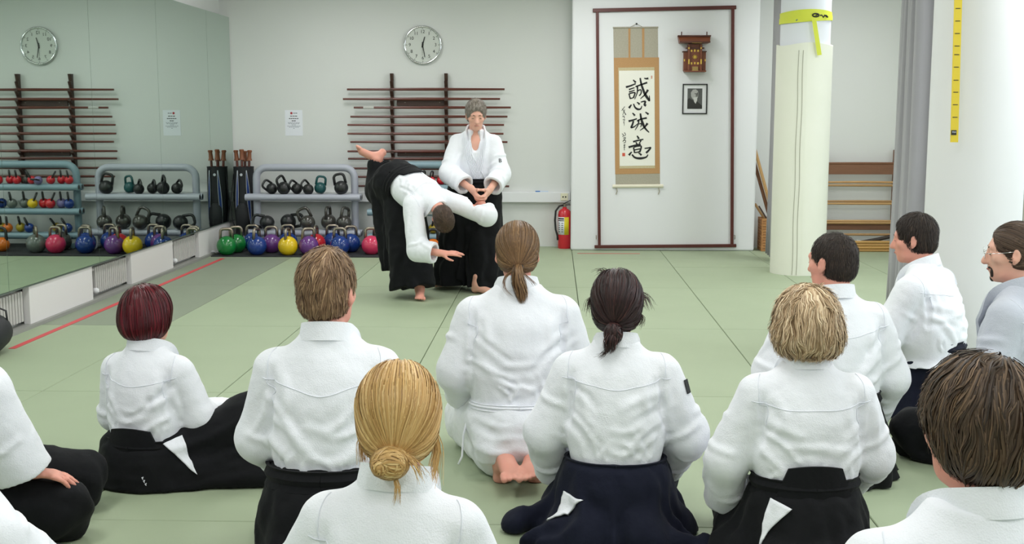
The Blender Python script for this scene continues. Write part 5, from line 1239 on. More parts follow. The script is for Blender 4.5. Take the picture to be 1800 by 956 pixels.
# ------------------------------------------------------------------ the people
HAIR = {'red': hair_mat('hair_red', (36, 8, 13), (150, 34, 52), 0.35, (84, 16, 27)), 'brown': hair_mat('hair_brown', (72, 54, 38), (190, 158, 122), 0.5, (132, 102, 76)), 'blonde': hair_mat('hair_blonde', (150, 108, 58), (240, 208, 150), 0.42, (206, 164, 104)),
        'pony': hair_mat('hair_light_brown', (66, 48, 34), (176, 138, 98), 0.4, (120, 90, 62)), 'dark': hair_mat('hair_dark', (22, 13, 15), (98, 60, 56), 0.42, (50, 30, 31)), 'bob': hair_mat('hair_dark_blonde', (100, 78, 54), (240, 218, 184), 0.45, (186, 156, 120)),
        'black': hair_mat('hair_black_brown', (28, 22, 20), (92, 74, 62), 0.6, (52, 42, 37)), 'wavy': hair_mat('hair_wavy_brown', (44, 34, 28), (140, 112, 86), 0.5, (84, 66, 52)), 'grey': hair_mat('hair_grey', (84, 74, 66), (190, 184, 176), 0.5, (134, 124, 114)), 'mouse': hair_mat('hair_mouse', (44, 34, 28), (128, 104, 86), 0.5, (82, 64, 52))}
NECK_Z, HEAD_Z = 0.545, 0.672
def arm(T, s, sw, x, el, wr, **kw):
    d = dict(sh=T.p(np.array((x * 0.162 * sw, 0.0, 0.435)) * s), el=np.array(el, float) * s, wr=np.array(wr, float) * s); d.update(kw); return d
def seated(label, x, y, deg, s, hair, skin=SKIN, gi=GI, hak=HAK, sw=1.0, lean=0.06, side=0.0, twist=0.0, head=(0, 0, 0), el=((-0.235, 0.03, 0.42), (0.235, 0.03, 0.42)), wr=((-0.15, 0.25, 0.30), (0.15, 0.25, 0.30)), seed=1, seat=0.2, hak_kw=None, jk=None, legs=None, pants=None, hands=True, headfwd=0.02, collar=True, bh=0.0081):
    root = thing('person', label, 'person', (x, y, 0), math.radians(deg))
    T = Fr((0, -0.02 * s, seat * s)).rot((1, 0, 0), -lean).rot((0, 1, 0), side).rot((0, 0, 1), twist)
    hy, hp, hr = [math.radians(v) for v in head]
    H = Fr(T.p(np.array((0, headfwd, HEAD_Z)) * s)); H = Fr(H.o, np.array(Matrix.Rotation(hy, 3, 'Z') @ Matrix.Rotation(-hp, 3, 'X') @ Matrix.Rotation(hr, 3, 'Y')))
    A = []
    for i, x_ in enumerate((-1, 1)):
        a = arm(T, s, sw, x_, el[i], wr[i])
        if hands: a['hand'] = (np.array((-x_ * 0.25, 0.9, -0.25)), np.array((0, -0.25, -1.0)), np.array((-x_, 0.2, 0)), (0.25, 0.25, 0.28, 0.3), 0.1)
        A.append(a)
    G = []
    for x_ in (-1, 1):
        G.append(dict(hip=np.array((x_ * 0.085, -0.02, seat + 0.02)) * s, kn=np.array((x_ * 0.15, 0.38, 0.10)) * s, an=np.array((x_ * 0.07, -0.02, 0.08)) * s, toe=np.array((-x_ * 0.25, -1, -0.12)), up=np.array((0, 0.1, -1.0))))
    G = legs(s) if legs else []            # legs wholly inside the hakama are not modelled
    body_obj(root, T, H, s, A, G, skin, bh)
    j, F = jacket_obj(root, T, s, A, gi, sw, seed, **(jk or {}))
    if collar: collar_obj(root, T, s, gi)
    if pants: pants(root, T, s)
    elif hak_kw is not False: hakama_seiza(root, s, hak, seed, T, **(hak_kw or {}))
    hair(root, H, s); seated.F = F
    return root, T, H

bob = lambda t=0.016, bottom=-0.09: [(ell_((0, -0.016, 0.033), (0.075 + t, 0.098 + t, 0.090 + t)), 0, 1), (ell_((0, -0.028, -0.035), (0.080 + t, 0.082 + t, 0.085)), 0.05, 1), (ell_((0, 0.145, -0.05), (0.085, 0.085, 0.125)), 0.015, -1), (ell_((0, 0.0, bottom - 0.125), (0.3, 0.3, 0.125)), 0.012, -1)]

# A: red-haired woman sitting on the floor, one leg out to the side
def legs_A(s):
    return [dict(hip=np.array((-0.09, 0, 0.12)) * s, kn=np.array((-0.2, 0.34, 0.14)) * s, an=np.array((0.0, 0.25, 0.08)) * s, toe=np.array((1, 0.2, 0)), up=np.array((0, -0.2, 1.0))),
            dict(hip=np.array((0.09, 0, 0.12)) * s, kn=np.array((0.42, 0.14, 0.29)) * s, an=np.array((0.34, 0.36, 0.08)) * s, toe=np.array((0.3, 1, 0)), up=np.array((0, 0, 1.0)))]
def pants_A(root, T, s):
    L = [(ell_((0, -0.02 * s, 0.10 * s), (0.21 * s, 0.175 * s, 0.125 * s)), 0.05, 1), (loft(T, [(-0.05 * s, 0.185 * s, 0.155 * s), (0.05 * s, 0.178 * s, 0.146 * s), (0.15 * s, 0.178 * s, 0.146 * s)], 2.3), 0.03, 1),
         (loft(Fr((0, 0, 0)), [(0, 0.27 * s, 0.24 * s, -0.01 * s, 0.02 * s), (0.06 * s, 0.25 * s, 0.22 * s, -0.01 * s, 0.02 * s), (0.16 * s, 0.2 * s, 0.18 * s, 0, 0.0)], 2.2), 0.05, 1),
         (cap((0.12 * s, 0.0, 0.13 * s), (0.46 * s, 0.16 * s, 0.29 * s), 0.11 * s, 0.125 * s), 0.06, 1), (cap((0.46 * s, 0.16 * s, 0.26 * s), (0.50 * s, 0.30 * s, 0.08 * s), 0.12 * s, 0.09 * s), 0.06, 1), (cap((0.25 * s, -0.05 * s, 0.04 * s), (0.55 * s, 0.10 * s, 0.05 * s), 0.06 * s, 0.08 * s), 0.08, 1),
         (cap((-0.12 * s, 0.0, 0.14 * s), (-0.22 * s, 0.30 * s, 0.16 * s), 0.10 * s, 0.10 * s), 0.05, 1), (cap((-0.22 * s, 0.05 * s, 0.1 * s), (-0.22 * s, 0.1 * s, 0.30 * s), 0.05 * s, 0.03 * s), 0.05, 1)]
    F = field_of(L, 0.0115); w1 = Waves(31, 0.16, 10); w2 = Waves(32, 0.06, 12); F.displace(lambda P: 0.009 * w1(P) + 0.004 * w2(P), 0.03)
    C = [([(0.14 * s, -0.1 * s, 0.16 * s), (0.3 * s, 0.0, 0.22 * s), (0.46 * s, 0.06 * s, 0.3 * s)], 0.02, 0.02), ([(0.2 * s, -0.12 * s, 0.1 * s), (0.36 * s, -0.02 * s, 0.13 * s), (0.54 * s, 0.06 * s, 0.2 * s)], 0.02, 0.02), ([(0.25 * s, -0.1 * s, 0.05 * s), (0.4 * s, -0.02 * s, 0.07 * s), (0.56 * s, 0.06 * s, 0.1 * s)], -0.02, 0.02), ([(-0.25 * s, -0.05 * s, 0.06 * s), (-0.12 * s, -0.17 * s, 0.06 * s), (0.1 * s, -0.19 * s, 0.06 * s)], 0.014, 0.018)]
    creases(F, C)
    F.cut((0, 0, 1), 0.003); field_obj('hakama', F, HAK, root)
    patch('trousers', F, GI, root, [np.array(t) * s for t in ((0.145, -0.14, 0.215), (0.205, -0.08, 0.245), (0.295, -0.12, 0.085))], seed=3)
    waist(root, T, s, HAK, F)
    glyph = MB()                                       # small white embroidered characters on the hakama back
    for q, (x0, z0) in enumerate(((0.075, 0.075), (0.082, 0.062), (0.089, 0.049))):
        for a, b in (((0, 0), (0.008, 0.004)), ((0.008, 0.004), (0.004, -0.005)), ((0.002, -0.002), (0.007, -0.007))):
            pa = F.snap([((x0 + a[0]) * s, -0.2 * s, (z0 + a[1]) * s), ((x0 + b[0]) * s, -0.2 * s, (z0 + b[1]) * s)], 0.001, 14); glyph.tube([tuple(v) for v in pa], 0.0013, 5)
    glyph.build('embroidery', M_paper, root)
def hairA(root, H, s): hair_obj(root, H, s, 'bob', HAIR['red'], 1, bob(0.020, -0.092), n=2600, length=0.17, width=0.003, wav=0.15, tone0=0.42, tsd=0.24, part=(0.25, 0, 0), grav=1.2, whorl=(-0.015, -0.05, 0.13))
rA, TA, HA = seated('person with red bobbed hair sitting with one leg out sideways', -1.665, 4.62, -14, 0.93, hairA, sw=0.94, seat=0.07, lean=0.02, head=(-22, 4, 0), el=((-0.205, 0.03, 0.29), (0.215, 0.04, 0.30)), wr=((-0.12, 0.22, 0.24), (0.22, 0.27, 0.26)), seed=11, legs=legs_A, pants=pants_A, jk=dict(bell=1.06, hem=0.10, hem_seam=True))

# B: short brown hair, back to us
def hairB(root, H, s): hair_obj(root, H, s, 'crown', HAIR['brown'], 2, cap_shell(0.009, -0.060, top=0.016), n=3800, length=0.045, width=0.0026, lift=0.008, wav=0.7, K=6, tone0=0.52, tsd=0.26, whorl=(0.02, -0.03, 0.125), grav=0.7)
seated('person with short tousled brown hair kneeling behind the bun-haired person', -0.745, 3.72, 2, 1.063, hairB, SKINR, sw=0.98, head=(-18, 0, 0), seed=21, hak_kw=dict(board=False, spread=0.8), jk=dict(bell=1.06, hem=0.09), el=((-0.218, 0.02, 0.42), (0.222, 0.03, 0.42)), wr=((-0.17, 0.22, 0.29), (0.16, 0.24, 0.29)))

# C: blonde bun, in front
def hairC(root, H, s): hair_obj(root, H, s, 'pull', HAIR['blonde'], 3, cap_shell(0.018, -0.082, ears=False), tie=(0.0, -0.115, -0.058), bun=[((-0.008, -0.128, -0.066), (0.043, 0.032, 0.037), 420, (0.2, -1, 0.15)), ((-0.026, -0.14, -0.07), (0.022, 0.022, 0.024), 160, (-0.2, -1, 0.1))], n=2900, length=0.2, width=0.003, wav=0.10, K=9, tone0=0.52, tsd=0.24, off=0.006,
    loose=[([(0.07, -0.03, 0.0), (0.088, -0.02, -0.05), (0.083, -0.025, -0.095), (0.078, -0.03, -0.13)], 60, 0.008), ([(-0.07, -0.02, 0.0), (-0.085, -0.01, -0.05), (-0.08, -0.01, -0.1)], 40, 0.007), ([(0.03, -0.13, -0.05), (0.05, -0.14, -0.07), (0.06, -0.12, -0.1)], 30, 0.008), ([(0.0, -0.125, -0.09), (0.008, -0.13, -0.12), (0.005, -0.12, -0.15)], 18, 0.006)])
seated('person with blonde hair twisted into a low bun kneeling in front', -0.37, 2.43, 0, 0.968, hairC, sw=0.9, side=0.05, seed=31, head=(2, 2, 0), lean=0.05, jk=dict(fold=0.8))

# D: ponytail, white trousers, bare soles
def legs_D(s):
    return [dict(hip=np.array((x * 0.085, -0.02, 0.22)) * s, kn=np.array((x * 0.19, 0.38, 0.10)) * s, an=np.array((x * 0.06, -0.16, 0.075)) * s, toe=np.array((-x * 0.15, -1, -0.32)), up=np.array((x * 0.1, 0.32, -1.0))) for x in (-1, 1)]
def pants_D(root, T, s):
    L = [(ell_((0, -0.03 * s, 0.2 * s), (0.2 * s, 0.175 * s, 0.15 * s)), 0.05, 1)]
    for x in (-1, 1): L += [(cap((x * 0.09 * s, 0, 0.2 * s), (x * 0.2 * s, 0.38 * s, 0.13 * s), 0.12 * s, 0.10 * s), 0.04, 1), (cap((x * 0.19 * s, 0.36 * s, 0.08 * s), (x * 0.085 * s, -0.07 * s, 0.07 * s), 0.085 * s, 0.07 * s), 0.05, 1)]
    L.append((cap((-0.1 * s, -0.13 * s, 0.13 * s), (0.1 * s, -0.13 * s, 0.13 * s), 0.07 * s, 0.07 * s), 0.05, 1))
    F = field_of(L, 0.0095); w1 = Waves(41, 0.12, 10); w2 = Waves(42, 0.05, 12); F.displace(lambda P: 0.006 * w1(P) + 0.003 * w2(P), 0.03)
    C = [([(x * 0.18 * s, -0.1 * s, z * s), (x * 0.1 * s, -0.19 * s, (z - 0.02) * s), (x * 0.01 * s, -0.2 * s, (z - 0.01) * s)], 0.009, 0.013) for x in (-1, 1) for z in (0.25, 0.20, 0.15, 0.1)]
    creases(F, C); F.cut((0, 0, 1), 0.003); field_obj('trousers', F, GI, root)
    P = []; Wd = []
    for i in range(17):
        a = -PI / 2 + 2 * PI * i / 16; P.append(T.p(np.array((0.186 * math.cos(a), 0.152 * math.sin(a), 0.075)) * s)); Wd.append(T.d((0, 0, 1)))
    band('belt', GI, root, P, Wd, 0.04 * s, 0.01 * s, 3)
    MB().tube([T.p(np.array(p) * s) for p in ((-0.19, -0.02, 0.06), (-0.215, -0.04, -0.04), (-0.22, -0.05, -0.12), (-0.235, -0.06, -0.15))], 0.012, 6, flat=0.4).build('belt_end', GI, root, smooth=True)
def hairD(root, H, s): hair_obj(root, H, s, 'pull', HAIR['pony'], 4, cap_shell(0.010, -0.06), tie=(0.0, -0.112, -0.042), tail=[([(0, -0.112, -0.042), (-0.004, -0.135, -0.062), (0.0, -0.135, -0.10), (0.012, -0.122, -0.145), (0.016, -0.118, -0.185)], (0.012, 0.02, 0.026, 0.024, 0.012), 420, 0.006)], n=2300, length=0.2, width=0.0027, wav=0.04, K=9, tone0=0.5, tsd=0.22, off=0.003,
    loose=[([(-0.01, -0.125, -0.05), (-0.05, -0.13, -0.08), (-0.055, -0.13, -0.12), (-0.03, -0.125, -0.15)], 14, 0.004), ([(0.01, -0.125, -0.06), (0.05, -0.135, -0.1), (0.06, -0.13, -0.115)], 12, 0.005)])
rD, TD, HD = seated('person with a ponytail and white trousers kneeling with bare soles showing', -0.152, 4.80, 4, 1.07, hairD, SKINR, sw=1.08, seed=41, head=(0, 2, 0), bh=0.0055, legs=legs_D, pants=pants_D, el=((-0.24, 0.0, 0.42), (0.245, 0.03, 0.42)), wr=((-0.22, 0.2, 0.28), (0.18, 0.24, 0.30)), jk=dict(hem=-0.02, bell=1.03, hem_seam=True, yoke=False))
MB().tube([HD.p(np.array((0.017 * math.cos(a), -0.114 + 0.008 * math.sin(a), -0.045 + 0.014 * math.sin(a))) * 1.07) for a in [i * PI / 6 for i in range(12)]], 0.004, 6, closed=True).build('hair_tie', M_black, rD, smooth=True)

# E: dark hair tied low, navy hakama spread wide
def hairE(root, H, s): hair_obj(root, H, s, 'pull', HAIR['dark'], 5, cap_shell(0.019, -0.07, top=0.012), tie=(-0.005, -0.115, -0.05), bun=[((-0.006, -0.128, -0.075), (0.036, 0.03, 0.042), 300, (0.6, -0.5, 0.2))], tail=[([(0.0, -0.12, -0.06), (-0.012, -0.145, -0.1), (-0.02, -0.13, -0.15)], (0.02, 0.024, 0.01), 160, 0.01)], n=2500, length=0.2, width=0.003, wav=0.3, K=9, tone0=0.4, tsd=0.26, off=0.008,
    loose=[([(0.075, -0.02, 0.06), (0.105, -0.03, 0.045), (0.12, -0.035, 0.01)], 40, 0.011), ([(-0.07, -0.02, 0.05), (-0.1, -0.03, 0.03), (-0.105, -0.03, -0.01)], 34, 0.009), ([(0.07, -0.03, 0.0), (0.095, -0.035, -0.03), (0.085, -0.04, -0.06)], 30, 0.008), ([(-0.02, -0.03, 0.125), (-0.05, -0.02, 0.145), (-0.07, -0.01, 0.135)], 26, 0.009), ([(-0.02, -0.14, -0.12), (-0.04, -0.14, -0.15), (-0.06, -0.13, -0.165)], 18, 0.006)])
ex = [(cap((0.15, 0.1, 0.05), (0.24, 0.0, 0.03), 0.06, 0.04), 0.08, 1), (cap((-0.15, 0.1, 0.06), (-0.36, -0.02, 0.03), 0.07, 0.045), 0.08, 1), (cap((-0.1, -0.2, 0.04), (-0.3, -0.16, 0.025), 0.06, 0.035), 0.08, 1), (cap((0.1, -0.2, 0.04), (0.3, -0.17, 0.025), 0.06, 0.035), 0.08, 1)]
rE, TE, HE = seated('person with dark messy low knot of hair and navy hakama kneeling', 0.225, 4.07, -2, 0.945, hairE, SKIN, hak=HAKB, sw=1.02, seed=51, head=(-4, 0, 0), hak_kw=dict(tri=((-0.2, -0.12, 0.2), (-0.12, -0.19, 0.185), (-0.25, -0.17, 0.095)), extra=ex, spread=0.95, board=False, top=0.09, zc=0.07), el=((-0.268, 0.02, 0.40), (0.275, 0.02, 0.40)), wr=((-0.24, 0.18, 0.2), (0.2, 0.22, 0.22)), jk=dict(bell=1.1, hem=0.05, rs=1.08, sag=0.03))
FE = seated.F; op = MB().box((0, 0, 0), (0.03, 0.05, 0.002)).build('sleeve_patch', M_ink, rE); op.matrix_local = on_surface(FE, TE.p(0.27, -0.04, 0.37))

# F: dark blonde bob, black hakama
def hairF(root, H, s): hair_obj(root, H, s, 'bob', HAIR['bob'], 6, bob(0.035, -0.084), n=3000, length=0.12, width=0.0036, wav=1.5, lift=0.020, K=9, tone0=0.6, tsd=0.34, off=0.008, grav=1.1, whorl=(0.0, -0.03, 0.13))
exF = [(cap((-0.15, 0.2, 0.08), (-0.25, 0.0, 0.05), 0.08, 0.06), 0.08, 1), (cap((0.12, -0.2, 0.05), (0.3, -0.17, 0.04), 0.07, 0.04), 0.08, 1), (cap((0.0, -0.18, 0.05), (-0.2, -0.22, 0.03), 0.08, 0.05), 0.08, 1)]
seated('person with wavy dark blonde bob kneeling in black hakama', 0.842, 3.80, 3, 0.925, hairF, SKINR, sw=1.06, seed=61, head=(4, 3, 0), hak_kw=dict(tri=((-0.165, -0.14, 0.30), (-0.085, -0.18, 0.265), (-0.225, -0.18, 0.14)), extra=exF, spread=0.95), el=((-0.275, 0.03, 0.40), (0.255, 0.03, 0.41)), wr=((-0.25, 0.18, 0.2), (0.2, 0.22, 0.24)), jk=dict(bell=1.05, hem=0.09, rs=1.1, sag=0.03))

# G: cropped dark hair, looking left
def hairG(root, H, s): hair_obj(root, H, s, 'crown', HAIR['black'], 7, cap_shell(0.004, -0.07), n=5200, length=0.014, width=0.0018, lift=0.003, wav=0.3, K=4, tone0=0.42, tsd=0.22, off=0.003, whorl=(0.02, -0.05, 0.12))
seated('person with cropped dark hair kneeling behind the blonde bob', 1.175, 4.83, 10, 1.028, hairG, SKINR, sw=1.04, seed=71, head=(30, 4, 0), bh=0.0062, el=((-0.25, 0.03, 0.43), (0.262, 0.02, 0.40)), wr=((-0.17, 0.24, 0.30), (0.25, 0.16, 0.20)), hak_kw=dict(board=False, spread=0.95), jk=dict(rs=1.04, bell=1.05, hem=0.07))

# H: heavier, seen from the side
def hairH(root, H, s): hair_obj(root, H, s, 'crown', HAIR['black'], 8, cap_shell(0.009, -0.07, top=0.006), n=4600, length=0.028, width=0.002, lift=0.005, wav=0.3, K=5, tone0=0.4, tsd=0.24, off=0.004, whorl=(0.0, -0.05, 0.12))
belly = lambda s: [(ell_(np.array((0, 0.10, 0.38)) * s, np.array((0.19, 0.15, 0.17)) * s), 0.06, 1)]
seated('stout person with short dark hair seen sideways before the white column', 1.935, 5.92, 52, 1.02, hairH, SKINR, hak=HAKB, sw=1.2, seed=81, lean=0.14, head=(14, 6, 0), bh=0.0062, el=((-0.27, 0.12, 0.42), (0.27, 0.12, 0.42)), wr=((-0.17, 0.30, 0.30), (0.17, 0.30, 0.30)), hak_kw=dict(board=False), jk=dict(rs=1.08, bell=1.12, hem=0.05, extra=belly(1.02), depth=1.1), headfwd=0.035)

# I: glasses and goatee, hair pulled back, greyer jacket
def hairI(root, H, s): hair_obj(root, H, s, 'pull', HAIR['mouse'], 9, cap_shell(0.007, -0.06), tie=(0, -0.11, -0.02), tail=[([(0, -0.11, -0.02), (0, -0.14, -0.05), (0, -0.13, -0.11)], (0.012, 0.016, 0.008), 160, 0.003)], n=2100, length=0.2, width=0.0027, wav=0.03, K=9, tone0=0.45, tsd=0.22, off=0.002)
rI, TI, HI = seated('person with glasses and goatee in a greyish jacket, seen from the side', 1.99, 4.95, 52, 1.065, hairI, SKIN, gi=GI2, sw=1.0, seed=91, head=(20, 4, 0), bh=0.0058, hak_kw=dict(board=False, spread=0.85, front=0.88), jk=dict(rs=1.08), wr=((-0.08, 0.14, 0.30), (0.15, 0.22, 0.30)))
def glasses(root, H, s):
    g = MB()
    for x in (-0.034, 0.034): g.tube([H.p(np.array((x + 0.024 * math.cos(a), 0.108, 0.002 + 0.019 * math.sin(a))) * s) for a in [i * PI / 8 for i in range(16)]], 0.0013, 6, closed=True)
    g.tube([H.p(np.array((x, 0.110, 0.005)) * s) for x in (-0.011, 0.011)], 0.0013, 6)
    for x in (-1, 1): g.tube([H.p(np.array(p) * s) for p in ((x * 0.058, 0.106, 0.005), (x * 0.076, 0.06, 0.006), (x * 0.083, -0.005, 0.012))], 0.0013, 6)
    g.build('spectacles', M_chrome, root, smooth=True)
glasses(rI, HI, 1.065)
def beard(root, H, s, L, m, seed):
    F = field_of([(ell_(H.p(np.array(c) * s), np.array(r) * s, H.R), 0.006, 1) for c, r in L], 0.004); w = Waves(seed, 0.012, 12); F.displace(lambda P: 0.0015 * w(P), 0.01)
    P, Q = F.nets(1); np_mesh('beard', P, Q, m, root, True, np.full(len(P), 0.3))
beard(rI, HI, 1.065, [((0, 0.077, -0.100), (0.018, 0.014, 0.015)), ((0.02, 0.092, -0.055), (0.014, 0.006, 0.005)), ((-0.02, 0.092, -0.055), (0.014, 0.006, 0.005)), ((-0.03, 0.082, -0.075), (0.006, 0.008, 0.02)), ((0.03, 0.082, -0.075), (0.006, 0.008, 0.02))], HAIR['black'], 5)

# J: wavy brown hair, close
def hairJ(root, H, s): hair_obj(root, H, s, 'crown', HAIR['wavy'], 10, cap_shell(0.018, -0.08, ears=False, top=0.012), n=3300, length=0.10, width=0.0034, lift=0.010, wav=0.75, K=9, tone0=0.42, tsd=0.28, off=0.008, whorl=(0.03, -0.03, 0.13), grav=0.8)
seated('person with thick wavy brown hair kneeling in front at the column side', 0.825, 2.16, 12, 1.035, hairJ, SKINR, sw=1.26, seed=101, head=(10, 3, 0), jk=dict(fold=0.8))

# K: at the mirror side, hand on the knee; L and O: half out of view
def hairK(root, H, s): hair_obj(root, H, s, 'crown', HAIR['black'], 12, cap_shell(0.010, -0.075), n=1800, length=0.04, width=0.003, lift=0.004, wav=0.3, K=5, tone0=0.42)
rK, TK, HK = seated('person kneeling at the mirror side with one hand resting on the knee', -2.19, 4.0, -78, 1.05, hairK, SKINR, sw=1.08, lean=-0.08, bh=0.0062, seed=111, hak_kw=dict(board=False, spread=1.0, front=1.0), el=((-0.22, -0.02, 0.42), (0.28, 0.19, 0.56)), wr=((-0.1, 0.12, 0.28), (0.23, 0.30, 0.275)), jk=dict(rs=1.25, open_cuff=True, sag=0.03))
seated('person in white jacket at the mirror side, in front of the hand-on-knee one', -1.69, 3.0, -66, 1.0, hairK, SKIN, bh=0.0095, seed=121, sw=1.02, hak_kw=dict(board=False, front=0.8), jk=dict(rs=1.25), el=((-0.22, 0.0, 0.42), (0.26, 0.14, 0.42)), wr=((-0.1, 0.14, 0.28), (0.18, 0.26, 0.28)))
seated('person in white jacket at the window side between goatee and wavy-haired ones', 1.66, 3.36, 60, 1.0, hairK, SKIN, bh=0.0095, seed=131, sw=1.0, hak_kw=dict(board=False), el=((-0.27, 0.10, 0.42), (0.27, 0.1, 0.42)))

# ------------------------------------------------------------------ the pair demonstrating the throw
def leg_skirt(hip, hem, top_r, hem_r, fwd, lift=0.0):
    """one wide hakama leg: from hip to hem centre"""
    d = np.asarray(hem, float) - np.asarray(hip, float); l = np.linalg.norm(d); fr = Fr.zy(hip, d, fwd)
    return (loft(fr, [(0, top_r[0], top_r[1]), (l * 0.35, top_r[0] * 0.8 + hem_r[0] * 0.2, top_r[1] * 0.75 + hem_r[1] * 0.25), (l * 0.7, top_r[0] * 0.4 + hem_r[0] * 0.6, top_r[1] * 0.4 + hem_r[1] * 0.6), (l, hem_r[0], hem_r[1])], 2.2), 0.05, 1)
def stand_hakama(root, L, m, seed, T, s, pleat_c, floor=0.02, board=False, hollow=()):
    F = field_of(L, 0.0105); wv = Waves(seed, 0.25, 8); w2 = Waves(seed + 1, 0.09, 10); c = np.array(pleat_c)
    def pl(P):
        th = np.arctan2(P[:, 1] - c[1], P[:, 0] - c[0]); k = np.clip(1.1 - P[:, 2] / 0.9, 0.1, 1)
        return 0.012 * k * np.sin(12 * th + 2.5 * wv(P)) + 0.004 * w2(P)
    F.displace(pl, 0.035)
    for h_ in hollow: F.sub(*h_)
    F.cut((0, 0, 1), floor); field_obj('hakama', F, m, root); waist(root, T, s, m, F, board=board); return F
# instructor: faces us, leaning over the arm he holds; local y points to the camera
nx, ny = -0.685, 9.98
rN = thing('person', 'grey-haired instructor standing and gripping the bent person by the arm', 'person', (nx, ny, 0), PI + 0.05)
sN = 1.0
TN = Fr((0, 0, 0.845)).rot((1, 0, 0), -0.10).rot((0, 1, 0), -0.02)
HN = Fr(TN.p(0.0, 0.055, 0.678), np.array(Matrix.Rotation(0.10, 3, 'Z') @ Matrix.Rotation(-0.34, 3, 'X')))
grip = np.array((-0.075, 0.42, 0.815))
AN = [dict(sh=TN.p(-0.155, 0, 0.44), el=np.array((-0.225, 0.14, 1.02)), wr=np.array((-0.13, 0.36, 0.896)), r=(0.066, 0.076, 0.078), cuff=0.075, hand=((0.45, 0.75, -0.65), (0.75, -0.3, 0.2), (0.2, -0.4, 1), (0.75, 0.8, 0.85, 0.9), 0.5)),
      dict(sh=TN.p(0.155, 0, 0.44), el=np.array((0.215, 0.16, 1.03)), wr=np.array((0.02, 0.37, 0.902)), r=(0.066, 0.076, 0.08), cuff=0.09, hand=((-0.45, 0.7, -0.7), (-0.7, -0.3, 0.1), (0.0, -0.3, 1), (0.7, 0.75, 0.8, 0.85), 0.5))]
GN = [dict(hip=np.array((-0.09, 0, 0.84)), kn=np.array((-0.10, 0.05, 0.47)), an=np.array((-0.02, 0.185, 0.078)), toe=np.array((-0.8, 0.6, 0)), up=np.array((0, 0, 1.0))),
      dict(hip=np.array((0.09, 0, 0.84)), kn=np.array((0.19, -0.08, 0.47)), an=np.array((0.23, -0.25, 0.08)), toe=np.array((0.7, 0.6, 0)), up=np.array((0, 0, 1.0)))]
body_obj(rN, TN, HN, sN, AN, GN, SKIN, h=0.0055)
jN, FN = jacket_obj(rN, TN, sN, AN, GI, 1.0, 141, hem=0.0, bell=1.03, open_cuff=True, sag=0.012, h=0.0068, fold=0.9, extra=[(ell_(TN.p(0, 0.12, 0.50), (0.046, 0.085, 0.125), TN.R), 0.008, -1)])
# front overlap of the jacket and chest folds
collar_obj(rN, TN, sN, GI, front=0.2)
seam('lapel_edge', FN, [TN.p(0.06, 0.12, 0.42), TN.p(0.0, 0.14, 0.3), TN.p(-0.06, 0.14, 0.2), TN.p(-0.11, 0.12, 0.1)], 0.005, GI, jN, off=0.002)
LN = [leg_skirt((-0.08, 0.0, 0.90), (-0.09, 0.07, 0.03), (0.15, 0.15), (0.165, 0.17), (0, 1, 0)), leg_skirt((0.08, 0.0, 0.90), (0.21, -0.12, 0.03), (0.15, 0.15), (0.185, 0.21), (0, 1, 0)), (loft(TN, [(-0.12, 0.18, 0.145), (0.02, 0.172, 0.14), (0.09, 0.172, 0.14)], 2.3), 0.04, 1)]
stand_hakama(rN, LN, HAK, 151, TN, sN, (0.05, 0, 0.5), 0.045)
hair_obj(rN, HN, sN, 'crown', HAIR['grey'], 15, cap_shell(0.012, -0.06, top=0.006), n=3200, length=0.024, width=0.0026, lift=0.008, wav=0.6, K=5, tone0=0.55, tsd=0.25, off=0.005, whorl=(0.0, -0.06, 0.12), grav=0.5)
text_mesh('sleeve_lettering', 'B', 0.05, M_ink, rN, on_surface(FN, (-0.22, 0.2, 1.14), (0, 0, 1), 0.003))
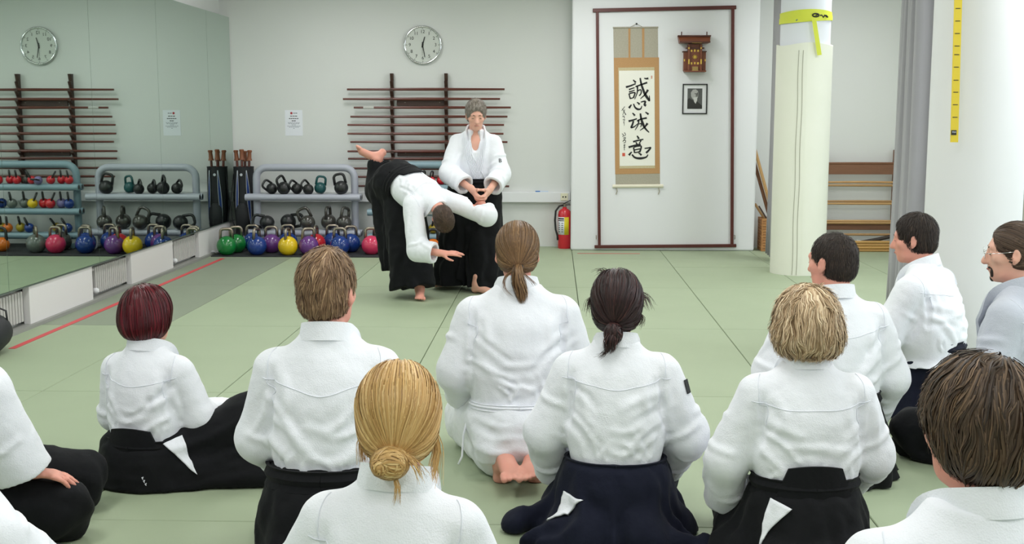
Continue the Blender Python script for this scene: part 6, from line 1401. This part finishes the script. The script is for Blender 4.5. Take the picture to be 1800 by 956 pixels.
# the thrown one: bent double, one leg up; local axes are the room's
ux, uy = -1.11, 9.45
rU = thing('person', 'person bent forward mid-throw with one bare foot lifted behind', 'person', (ux, uy, 0))
loc = lambda x, y, z: np.array((x - ux, y - uy, z))
pel = loc(-1.315, 9.68, 0.985); c7 = loc(-0.955, 9.33, 0.775)
zt_ = nrm(c7 - pel); TU = Fr.zy(pel, zt_, (0.05, 0.1, -1.0)); sU = np.linalg.norm(c7 - pel) / 0.545
HU = Fr.zy(loc(-0.885, 9.20, 0.69), (0.28, -0.78, -0.55), (0.05, 0.5, -0.8))
AU = [dict(sh=TU.p(-0.162 * sU, 0, 0.44 * sU), el=loc(-0.555, 9.50, 0.70), wr=loc(-0.60, 9.56, 0.785), r=(0.07, 0.078, 0.076), cuff=0.05, hand=((-0.2, 0.9, -0.12), (0.1, 0.1, -1), (-1, 0, 0), (0.95, 0.95, 0.95, 0.95), 0.5)),
      dict(sh=TU.p(0.162 * sU, 0, 0.44 * sU), el=loc(-1.085, 9.16, 0.45), wr=loc(-0.905, 9.09, 0.43), r=(0.075, 0.082, 0.078), cuff=0.045, hand=((1, -0.12, 0.02), (0.1, 0.4, -1), (0, -1, 0.15), (0.12, 0.08, 0.12, 0.2), 0.0))]
GU = [dict(hip=loc(-1.26, 9.66, 0.95), kn=loc(-1.19, 9.52, 0.50), an=loc(-1.115, 9.50, 0.082), toe=np.array((0.12, -1, 0)), up=np.array((0, 0, 1.0))),
      dict(hip=loc(-1.38, 9.72, 0.97), kn=loc(-1.50, 9.98, 0.84), an=loc(-1.525, 10.0, 1.16), toe=np.array((-0.75, 0.3, 0.45)), up=np.array((0.3, 0.6, 0.5)))]
bU = body_obj(rU, TU, HU, sU, AU, GU, SKINR, h=0.0055)
jU, FU = jacket_obj(rU, TU, sU, AU, GI, 0.98, 161, hem=0.08, bell=1.03, open_cuff=True, sag=0.015, h=0.0072, fold=0.8)
collar_obj(rU, TU, sU, GI)
LU = [(ell_(loc(-1.33, 9.70, 0.95), (0.19, 0.2, 0.17)), 0.05, 1), leg_skirt(loc(-1.28, 9.68, 0.98), loc(-1.17, 9.50, 0.09), (0.17, 0.17), (0.185, 0.16), (0, -1, 0)), (cap(loc(-1.36, 9.72, 0.95), loc(-1.50, 9.98, 0.88), 0.15, 0.13), 0.06, 1), (cap(loc(-1.50, 9.98, 0.86), loc(-1.515, 10.0, 1.09), 0.125, 0.10), 0.05, 1),
      leg_skirt(loc(-1.44, 9.85, 0.95), loc(-1.33, 9.75, 0.22), (0.15, 0.16), (0.13, 0.13), (0, -1, 0)), (loft(TU, [(-0.06, 0.175 * sU, 0.15 * sU), (0.06, 0.172 * sU, 0.146 * sU), (0.12, 0.172 * sU, 0.146 * sU)], 2.3), 0.04, 1)]
stand_hakama(rU, LU, HAK, 171, TU, sU, loc(-1.3, 9.7, 0.5), 0.06, board=True, hollow=[(cap(loc(-1.515, 10.0, 1.13), loc(-1.52, 10.0, 1.3), 0.085, 0.1), 0.01)])
hair_obj(rU, HU, sU, 'crown', HAIR['mouse'], 16, cap_shell(0.008, -0.07), n=3600, length=0.03, width=0.0024, lift=0.004, wav=0.3, K=5, tone0=0.42, tsd=0.22, off=0.004)
